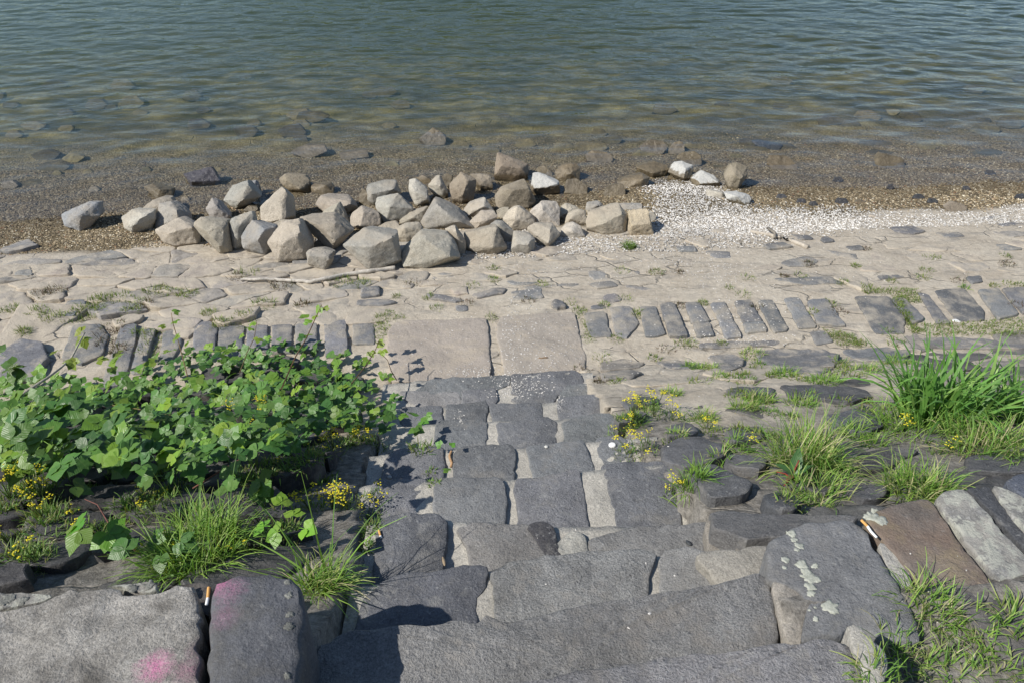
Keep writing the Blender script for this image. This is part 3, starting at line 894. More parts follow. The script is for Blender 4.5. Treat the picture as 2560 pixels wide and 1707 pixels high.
left_sol = [P1([(2078, 462), (2200, 450), (2200, 602), (2075, 602)]), P1([(1905, 476), (2032, 465), (2042, 662), (1912, 672)]), P1([(1738, 492), (1862, 488), (1864, 640), (1738, 650)]),
    P1([(1600, 500), (1715, 496), (1712, 650), (1600, 655)]), P1([(1453, 508), (1572, 500), (1574, 650), (1450, 660)]), P1([(1290, 512), (1432, 506), (1422, 700), (1278, 714)]),
    P1([(1138, 492), (1240, 480), (1276, 522), (1260, 640), (1136, 655)]), P1([(960, 542), (1066, 520), (1062, 600), (1002, 710), (938, 710)]), P1([(830, 532), (912, 520), (862, 690), (840, 775), (768, 775)]),
    P1([(712, 502), (802, 495), (792, 600), (742, 790), (690, 850), (600, 860), (622, 760)]), P1([(428, 497), (590, 490), (627, 560), (602, 665), (480, 720), (368, 690)]), P1([(400, 356), (490, 350), (502, 372), (432, 442), (338, 442)])]
for i, q in enumerate(left_sol):
    paved(q, .010 + random.uniform(-.004, .010), jit((.20, .202, .21), .10), 'soldier', 'kerb_stone', edge=.022, tilt=.03)
for q, c, m, dz in [
    (P1([(10, 640), (120, 572), (250, 590), (282, 680), (200, 800), (50, 842), (-60, 800)]), (.20, .20, .21), 'part_mud_stone', .035),
    (P1([(270, 580), (370, 575), (380, 600), (300, 625)]), (.06, .06, .06), 'basalt_rough', -.02),
    (P1([(1240, 432), (1420, 395), (1530, 390), (1500, 440), (1330, 490), (1260, 480)]), (.34, .28, .22), 'mud_stone', .04),
    (P1([(840, 500), (960, 455), (1120, 450), (1200, 470), (1140, 520), (900, 520)]), (.30, .265, .24), 'mud_stone', .02),
    (P1([(650, 470), (760, 435), (850, 440), (800, 480), (680, 510)]), (.30, .26, .22), 'mud_stone', .02),
    (P1([(2120, 275), (2230, 265), (2235, 325), (2120, 335)]), (.19, .19, .195), 'part_mud_stone', .012),
    (P1([(2095, 350), (2270, 345), (2340, 365), (2260, 385), (2095, 385)]), (.21, .205, .2), 'part_mud_stone', .012),
    (P2([(0, 350), (140, 335), (150, 395), (0, 412)]), (.18, .18, .18), 'part_mud_stone', .012),
    (P2([(0, 440), (200, 432), (270, 455), (180, 480), (0, 485)]), (.19, .19, .19), 'part_mud_stone', .010),
    (P2([(480, 390), (620, 400), (770, 440), (700, 455), (520, 425)]), (.19, .185, .185), 'part_mud_stone', .012),
    (P2([(820, 400), (1000, 350), (1080, 350), (1060, 390), (860, 430)]), (.22, .21, .2), 'part_mud_stone', .012),
    (P2([(1110, 370), (1330, 350), (1350, 430), (1120, 445)]), (.20, .2, .2), 'part_mud_stone', .008),
    (P2([(1400, 470), (1430, 425), (1490, 440), (1530, 490), (1440, 500)]), (.16, .16, .165), 'part_mud_stone', .030),
    (P2([(660, 350), (790, 335), (800, 395), (690, 400)]), (.30, .25, .225), 'mud_stone', .012),
    (P2([(690, 480), (790, 480), (800, 520), (710, 520)]), (.2, .2, .2), 'part_mud_stone', .010),
    (P2([(1690, 480), (1790, 470), (1820, 500), (1700, 510)]), (.17, .17, .175), 'part_mud_stone', .010),
    (P2([(1790, 400), (1880, 390), (1930, 440), (1850, 465), (1780, 440)]), (.21, .2, .2), 'part_mud_stone', .012),
    (P2([(1680, 320), (1860, 300), (1900, 335), (1750, 360)]), (.24, .23, .215), 'part_mud_stone', .012),
    (P2([(1940, 330), (2090, 345), (2200, 365), (2080, 370), (1960, 350)]), (.24, .23, .22), 'part_mud_stone', .008),
    (P3([(870, 462), (1080, 452), (1230, 450), (1300, 490), (1080, 498), (900, 472)]), (.20, .198, .195), 'part_mud_stone', .012),
    (P3([(1082, 772), (1180, 765), (1240, 832), (1130, 852)]), (.2, .195, .19), 'part_mud_stone', .012),
    (P3([(435, 845), (600, 830), (780, 826), (930, 820), (900, 850), (560, 872), (440, 872)]), (.17, .165, .16), 'part_mud_stone', .010),
    (P3([(970, 205), (1080, 205), (1125, 228), (1040, 232)]), (.14, .14, .145), 'part_mud_stone', .012),
    (P3([(1150, 225), (1190, 208), (1250, 240), (1180, 245)]), (.14, .14, .145), 'part_mud_stone', .016),
    (P3([(800, 260), (940, 245), (1000, 270), (860, 285)]), (.17, .165, .16), 'part_mud_stone', .02),
    (P3([(1560, 155), (1700, 150), (1780, 185), (1700, 200), (1600, 185)]), (.16, .16, .165), 'part_mud_stone', .012),
    (P3([(1820, 190), (1980, 190), (2010, 215), (1900, 222)]), (.18, .178, .175), 'part_mud_stone', .010),
    (P3([(2180, 138), (2352, 132), (2400, 150), (2220, 155)]), (.17, .17, .175), 'part_mud_stone', .012),
    (P3([(1480, 445), (1640, 435), (1650, 455), (1500, 470)]), (.17, .168, .165), 'part_mud_stone', .012),
    (P3([(1300, 270), (1380, 262), (1420, 290), (1340, 296)]), (.17, .168, .165), 'part_mud_stone', .012),
    (P3([(1180, 290), (1370, 320), (1380, 350), (1260, 330)]), (.26, .25, .235), 'part_mud_stone', .006),
    (P3([(2010, 450), (2100, 440), (2110, 480), (2040, 490)]), (.16, .16, .165), 'part_mud_stone', .016),
    (P3([(480, 300), (620, 305), (640, 340), (540, 345)]), (.19, .19, .19), 'part_mud_stone', .008),
    (P3([(300, 275), (420, 270), (430, 300), (330, 300)]), (.20, .2, .2), 'part_mud_stone', .008)]:
    paved(q, dz, c, m, tilt=.03)

# ------------------------------------------------------------------ filling the rest with fitted stones
def clip_half(poly, px, py, nx, ny):
    out = []
    n = len(poly)
    for i in range(n):
        a, b2 = poly[i], poly[(i + 1) % n]
        da = (a[0] - px) * nx + (a[1] - py) * ny
        db = (b2[0] - px) * nx + (b2[1] - py) * ny
        if da <= 0:
            out.append(a)
        if (da < 0) != (db < 0) and da != db:
            t = da / (da - db)
            out.append((a[0] + t * (b2[0] - a[0]), a[1] + t * (b2[1] - a[1])))
    return out

def cells(x0, x1, s0, s1, cw, ch, rnd, seed):
    r = np.random.default_rng(seed)
    pts = []
    s = s0; row = 0
    while s < s1:
        w = cw * r.uniform(.8, 1.2)
        x = x0 + (row % 2) * w * .5
        while x < x1:
            pts.append((x + r.uniform(-rnd, rnd) * cw, s + r.uniform(-rnd, rnd) * ch))
            x += w * r.uniform(.7, 1.35)
        s += ch * r.uniform(.85, 1.15); row += 1
    P = np.array(pts)
    sc = np.array([1 / cw, 1 / ch])
    Q = P * sc
    res = []
    for i in range(len(P)):
        d = np.sum((Q - Q[i]) ** 2, 1)
        nb = np.argsort(d)[1:18]
        poly = [(Q[i][0] - 2, Q[i][1] - 2), (Q[i][0] + 2, Q[i][1] - 2), (Q[i][0] + 2, Q[i][1] + 2), (Q[i][0] - 2, Q[i][1] + 2)]
        for j in nb:
            mx, my = (Q[i] + Q[j]) / 2
            poly = clip_half(poly, mx, my, Q[j][0] - Q[i][0], Q[j][1] - Q[i][1])
            if len(poly) < 3:
                break
        if len(poly) >= 3:
            res.append((P[i], [(p[0] / sc[0], p[1] / sc[1]) for p in poly]))
    return res

def shrink(poly, gap):
    c = np.mean(poly, axis=0)
    out = []
    for p in poly:
        d = np.array(p) - c
        L = np.linalg.norm(d)
        out.append(tuple(c + d * max(.2, 1 - gap / max(L, 1e-3))))
    return out

def taken(x, y, dz=.02):
    px, py = project(x, y, float(H(x, y)) + dz)
    return any(inside(t, px, py) for t in TRACED)

emb_l = tag(empty('embankment', (-2.2, 2.6, .9)), 'rough dark stone bank overgrown by brambles beside the stairway', kind='structure')
emb_r = tag(empty('embankment', (2.4, 2.6, .9)), 'rough stone bank with grass tufts sloping to the pale paving', kind='structure')

# traced stones of the grassy bank
DK = (.125, .126, .13)
for q, c, m, dz, dep in [
    (P6([(490, 795), (560, 762), (640, 755), (860, 850), (800, 912), (620, 937), (560, 880)]), (.12, .12, .122), 'basalt', .05, .30),
    (P6([(340, 650), (420, 602), (560, 600), (690, 640), (700, 702), (600, 742), (480, 762), (350, 722)]), DK, 'basalt_rough', .035, .25),
    (P6([(700, 702), (830, 700), (940, 730), (900, 782), (760, 772), (690, 742)]), DK, 'basalt_rough', .03, .2),
    (P6([(690, 572), (760, 547), (900, 560), (920, 602), (740, 627)]), DK, 'basalt_rough', .03, .2),
    (P6([(370, 545), (480, 515), (560, 560), (500, 592), (380, 602)]), DK, 'basalt_rough', .04, .2),
    (P6([(900, 932), (960, 892), (1060, 900), (1130, 950), (1090, 1002), (1000, 1012), (920, 982)]), (.085, .088, .095), 'basalt', .05, .25),
    (P6([(1350, 862), (1560, 860), (1600, 902), (1560, 932), (1480, 952), (1380, 902)]), (.10, .10, .105), 'basalt', .03, .2),
    (P6([(610, 1005), (700, 990), (850, 1022), (1100, 1030), (1350, 1045), (1440, 1060), (1400, 1109), (1200, 1150), (800, 1180), (620, 1100)]), (.17, .167, .165), 'basalt', .03, .3),
    (P6([(1230, 490), (1360, 452), (1480, 420), (1560, 470), (1580, 532), (1500, 572), (1380, 562)]), (.11, .115, .13), 'basalt', .035, .2),
    (P6([(1000, 312), (1200, 305), (1480, 330), (1520, 372), (1380, 412), (1250, 392), (1050, 372)]), (.12, .12, .125), 'basalt', .02, .2),
    (P6([(700, 335), (900, 318), (980, 330), (960, 372), (740, 372)]), (.12, .12, .125), 'basalt', .02, .2),
    (P6([(110, 402), (220, 372), (330, 375), (330, 412), (150, 442)]), DK, 'basalt', .03, .2),
    (P6([(80, 492), (220, 452), (262, 470), (180, 512), (100, 530)]), (.19, .185, .175), 'basalt', .04, .2),
    (P6([(310, 182), (420, 165), (530, 190), (520, 222), (360, 212)]), (.145, .148, .155), 'part_mud_stone', .02, .2),
    (P6([(600, 152), (720, 130), (800, 170), (790, 212), (700, 242), (620, 192)]), (.17, .165, .16), 'part_mud_stone', .02, .2),
    (P6([(860, 122), (1000, 110), (1250, 120), (1330, 150), (1310, 202), (1100, 212), (950, 192), (880, 162)]), (.17, .17, .172), 'part_mud_stone', .025, .2),
    (P6([(1340, 112), (1600, 100), (1730, 130), (1700, 172), (1450, 172)]), (.155, .158, .165), 'part_mud_stone', .02, .2),
    (P6([(960, 222), (1150, 212), (1300, 217), (1240, 242), (1000, 242)]), (.15, .15, .155), 'part_mud_stone', .02, .2),
    (P6([(1430, 692), (1600, 652), (1780, 670), (1600, 762), (1450, 792)]), (.12, .115, .112), 'basalt', .03, .2),
    (P6([(2030, 702), (2200, 690), (2400, 700), (2420, 792), (2200, 802), (2040, 782)]), (.12, .12, .125), 'basalt', .03, .2),
    (P6([(1780, 62), (1950, 45), (2200, 60), (2420, 60), (2420, 110), (2200, 112), (1800, 102)]), (.19, .185, .18), 'part_mud_stone', .02, .2),
    (P6([(640, 220), (800, 245), (960, 232), (1000, 250), (860, 290), (690, 280), (560, 245)]), (.36, .315, .255), 'mud_stone', .02, .2),
    (P6([(0, 250), (160, 222), (240, 240), (180, 275), (20, 285)]), (.22, .21, .195), 'part_mud_stone', .02, .2),
    (P6([(100, 300), (300, 270), (480, 262), (560, 285), (400, 310), (180, 325)]), (.34, .31, .26), 'mud_stone', .015, .2),
    (P6([(0, 182), (140, 162), (250, 190), (220, 215), (60, 230), (0, 230)]), (.26, .24, .21), 'part_mud_stone', .015, .2)]:
    paved(q, dz * .75, c, m, 'bank_stone', edge=.022, rough=.011, depth=dep, tilt=.05, parent=emb_r, dome=.004)

def fill_paving():
    for (c, poly) in cells(-5.4, 5.6, 4.86, 6.42, .33, .175, .48, 4):
        x, s = c; y = s + TILT * x
        if s < 4.75 or taken(x, y):
            continue
        p = [(a, b2 + TILT * a) for a, b2 in poly]
        px, py = project(x, y, .1)
        if any(taken(*q) for q in shrink(p, .05)) and x > -.5:
            continue
        if px < -500 or px > 3060:
            continue
        left = 1 / (1 + math.exp((x + .6) / .3))
        if s > 6.15 + .14 * math.sin(x * 2.3) + .1 * random.random():
            continue
        gap = .004 + .010 * random.random() ** 2 + .02 * (1 - left)
        w = shrink(p, gap)
        dz = left * random.uniform(-.014, .010) + (1 - left) * random.uniform(-.020, .010)
        tx, ty = random.uniform(-.06, .06), random.uniform(-.09, .05)
        top = lambda X, Y, dz=dz, tx=tx, ty=ty, x=x, y=y: H(X, Y) + dz + tx * (X - x) + ty * (Y - y)
        me, o = stone_mesh('paving_stone', w, top, .12, .014 + .010 * random.random(), .012, .035, .016, .003, seed=int(x * 91 + y * 37) % 509, rings=3, round_=.35)
        grey = random.random()
        col = (.37, .325, .27) if grey < .6 else ((.32, .295, .26) if grey < .88 else (.25, .243, .23))
        ob = put('paving_stone', me, M['mud_stone' if grey < .82 else 'part_mud_stone'], paving, color=jit(col, .12))
        ob.location = o - Vector(paving.location)
fill_paving()

def fill_banks():
    for (c, poly) in cells(-5.6, 5.8, 1.45, 4.72, .33, .24, .30, 9):
        x, s = c; y = s + TILT * x
        p = [(a, b2 + TILT * a) for a, b2 in poly]
        sh = shrink(p, .03)
        if in_corridor(x, y, .10) or any(in_corridor(a, b2, .02) for a, b2 in sh):
            continue
        if s < 4.72 and s > 3.98 and -1.0 < x < .6:
            continue
        if taken(x, y) or sum(taken(*q) for q in sh) > 1:
            continue
        px, py = project(x, y, float(H(x, y)))
        if px < -420 or px > 3000 or py > 1900:
            continue
        if s > 4.05:                                  # between the soldier stones only flat, sunken ones
            dz = random.uniform(-.04, -.003); col = (.33, .29, .235); m = 'mud_stone'; ro = .008
        else:
            f = min(1, max(0, (s - 2.7) / 1.1)) * (1 if x > 0 else .45)
            dz = (random.uniform(-.02, .012) if x > 0 else random.uniform(-.03, .05)) * (1 - .5 * f)
            dark = (.11, .107, .105) if x > 0 else (.074, .073, .073)
            pale = (.27, .25, .22)
            k = f * random.random()
            col = tuple(a * (1 - k) + b2 * k for a, b2 in zip(dark, pale))
            m = 'basalt_rough' if k < .35 else 'part_mud_stone'
            ro = .020 - .008 * f
        ta = .07 if x > 0 else .14
        tx, ty = random.uniform(-ta, ta), random.uniform(-ta, ta)
        top = lambda X, Y, dz=dz, tx=tx, ty=ty, x=x, y=y: H(X, Y) + dz + tx * (X - x) + ty * (Y - y)
        me, o = stone_mesh('bank_stone', shrink(p, .016 + .016 * random.random()), top, .2, .022, ro, .035, .022, .005, seed=int(x * 71 + y * 53) % 509, rings=3, round_=.25)
        par = emb_l if x < .1 else emb_r
        ob = put('bank_stone', me, M[m], par, color=jit(col, .18))
        ob.location = o - Vector(par.location)
fill_banks()

# ------------------------------------------------------------------ loose rocks
def ico_dirs(sub):
    bm = bmesh.new(); bmesh.ops.create_icosphere(bm, subdivisions=sub, radius=1)
    bm.verts.ensure_lookup_table()
    V = np.array([v.co[:] for v in bm.verts]); Fc = [tuple(v.index for v in f.verts) for f in bm.faces]
    bm.free()
    return V, Fc
ICO = {4: ico_dirs(5), 3: ico_dirs(4), 2: ico_dirs(3)}

def hull_planes(pts):
    bm = bmesh.new()
    for p in pts:
        bm.verts.new(p)
    r = bmesh.ops.convex_hull(bm, input=bm.verts[:])
    bm.normal_update()
    pl = [(np.array(f.normal), float(f.normal.dot(f.verts[0].co))) for f in bm.faces]
    bm.free()
    return pl

RCOL = {'tan': (.41, .365, .295), 'grey': (.365, .345, .305), 'cream': (.47, .435, .37), 'blue': (.27, .275, .28), 'brown': (.25, .21, .155),
        'wet': (.15, .12, .075), 'white': (.16, .13, .085), 'yellow': (.47, .40, .28), 'slate': (.062, .058, .064), 'dark': (.05, .05, .052), 'sunk': (.15, .125, .065), 'sunkdark': (.085, .072, .042)}
ROCK_SEED = [0]
def rock(outline, ridge, kind, label, group='rocks heaped along the shore', base_dy=0.0, flat=1.0, mk=None):
    ROCK_SEED[0] += 1
    sd = ROCK_SEED[0]
    O = [tuple(p) for p in outline]
    def tri(a, b2, c):
        return abs((b2[0] - a[0]) * (c[1] - a[1]) - (c[0] - a[0]) * (b2[1] - a[1])) / 2
    full = abs(sum(O[i][0] * O[(i + 1) % len(O)][1] - O[(i + 1) % len(O)][0] * O[i][1] for i in range(len(O)))) / 2
    while len(O) > 5:                                    # keep only the corners that matter: blocky, angular stones
        ar = [tri(O[i - 1], O[i], O[(i + 1) % len(O)]) for i in range(len(O))]
        i = int(np.argmin(ar))
        if ar[i] > .045 * full:
            break
        O.pop(i)
    O = np.array(O, float)
    O = O.mean(0) + (O - O.mean(0)) * 1.07
    pyb, pyt = O[:, 1].max(), O[:, 1].min()
    bx = O[np.argsort(-O[:, 1])[:3], 0].mean()
    base = at_h(bx, pyb, 0.0)
    dep = base.y
    sc_ = (base - Vector((0, 0, ZC))).length / F
    w = (O[:, 0].max() - O[:, 0].min()) * sc_
    h = (pyt - pyb) * -sc_
    D = .85 * (.55 * w + .45 * h) * flat
    def place(px, py, t, push=0.0):
        return at_y(px, py, dep + D * (.03 + .62 * t) - push)
    pts = []
    for (px, py) in O:
        t = (pyb - py) / max(pyb - pyt, 1)
        pts.append(place(px, py, t))
    c = np.mean([p[:] for p in pts], axis=0)
    back = []
    for i, p in enumerate(pts):
        t = (pyb - O[i, 1]) / max(pyb - pyt, 1)
        q = Vector(c) + (p - Vector(c)) * .80
        q.y += D * .55
        q.z -= .08 * h + .05 * t * h
        back.append(q)
        if t < .45:
            back.append(Vector((p.x * .96 + c[0] * .04, p.y + D * .2, p.z - .06)))
    rp = []
    for (px, py) in ridge:
        t = (pyb - py) / max(pyb - pyt, 1)
        rp.append(place(px, py, t, .36 * D))
    allp = pts + back + rp
    ctr = np.mean([p[:] for p in allp], axis=0)
    pl = hull_planes([Vector(np.array(p[:]) - ctr) for p in allp])
    rl = np.random.default_rng(sd + 400)
    P_ = np.array([np.array(p[:]) - ctr for p in allp])
    for _ in range(5):                                   # a few spalled corners
        nv = rl.normal(size=3); nv[2] = abs(nv[2]) * .6; nv /= np.linalg.norm(nv)
        pl.append((nv, float((P_ @ nv).max()) * rl.uniform(.86, .97)))
    lev = 4 if w > .22 else (3 if w > .09 else 2)
    dirs, Fc = ICO[lev]
    ext = np.array([max(abs(p[i] - ctr[i]) for p in allp) for i in range(3)])
    dd = dirs * ext
    dd /= np.linalg.norm(dd, axis=1, keepdims=True)
    nrm = np.array([p[0] for p in pl]); hh = np.maximum(np.array([p[1] for p in pl]), .004)
    dots = np.maximum(dd @ nrm.T, 1e-5)
    rr = hh[None, :] / dots
    k = 110.0                                             # a soft minimum rounds the arrises
    r0 = rr.min(1, keepdims=True)
    rs = (np.sum((rr / r0) ** -k, axis=1) ** (-1 / k)) * r0[:, 0]
    V = dd * rs[:, None]
    size = (w + h) / 2
    q = V / max(size, .05)
    n1 = fbm(q[:, 0] * 2.4 + sd * 3.3, q[:, 1] * 2.4, q[:, 2] * 2.4, 4)
    n2 = fbm(V[:, 0] * 34 + sd, V[:, 1] * 34, V[:, 2] * 34, 3)
    n3 = np.abs(fbm(q[:, 0] * 4 + sd * 7, q[:, 1] * 4, q[:, 2] * 4, 3))
    V = V * (1 + .035 * n1 - .045 * n3)[:, None] + dd * (n2 * .006)[:, None]
    me = mesh_from('rock', V + ctr - np.array(base), Fc)
    me.set_sharp_from_angle(angle=math.radians(26))
    mm = mk or {'wet': 'rock_wet', 'sunk': 'rock_sunk', 'sunkdark': 'rock_sunk', 'slate': 'rock_wet', 'dark': 'rock_wet', 'white': 'rock_white', 'cream': 'rock', 'tan': 'rock'}.get(kind, 'rock')
    if kind.startswith('sunk'):                          # these lie wholly under the surface
        topz = float((V + ctr)[:, 2].max())
        base = Vector((base.x, base.y, base.z - max(0.0, topz + .05)))
    o = put('rock', me, M[mm], None, base, jit(RCOL[kind], .16))
    tag(o, label, 'rock', group)
    return o

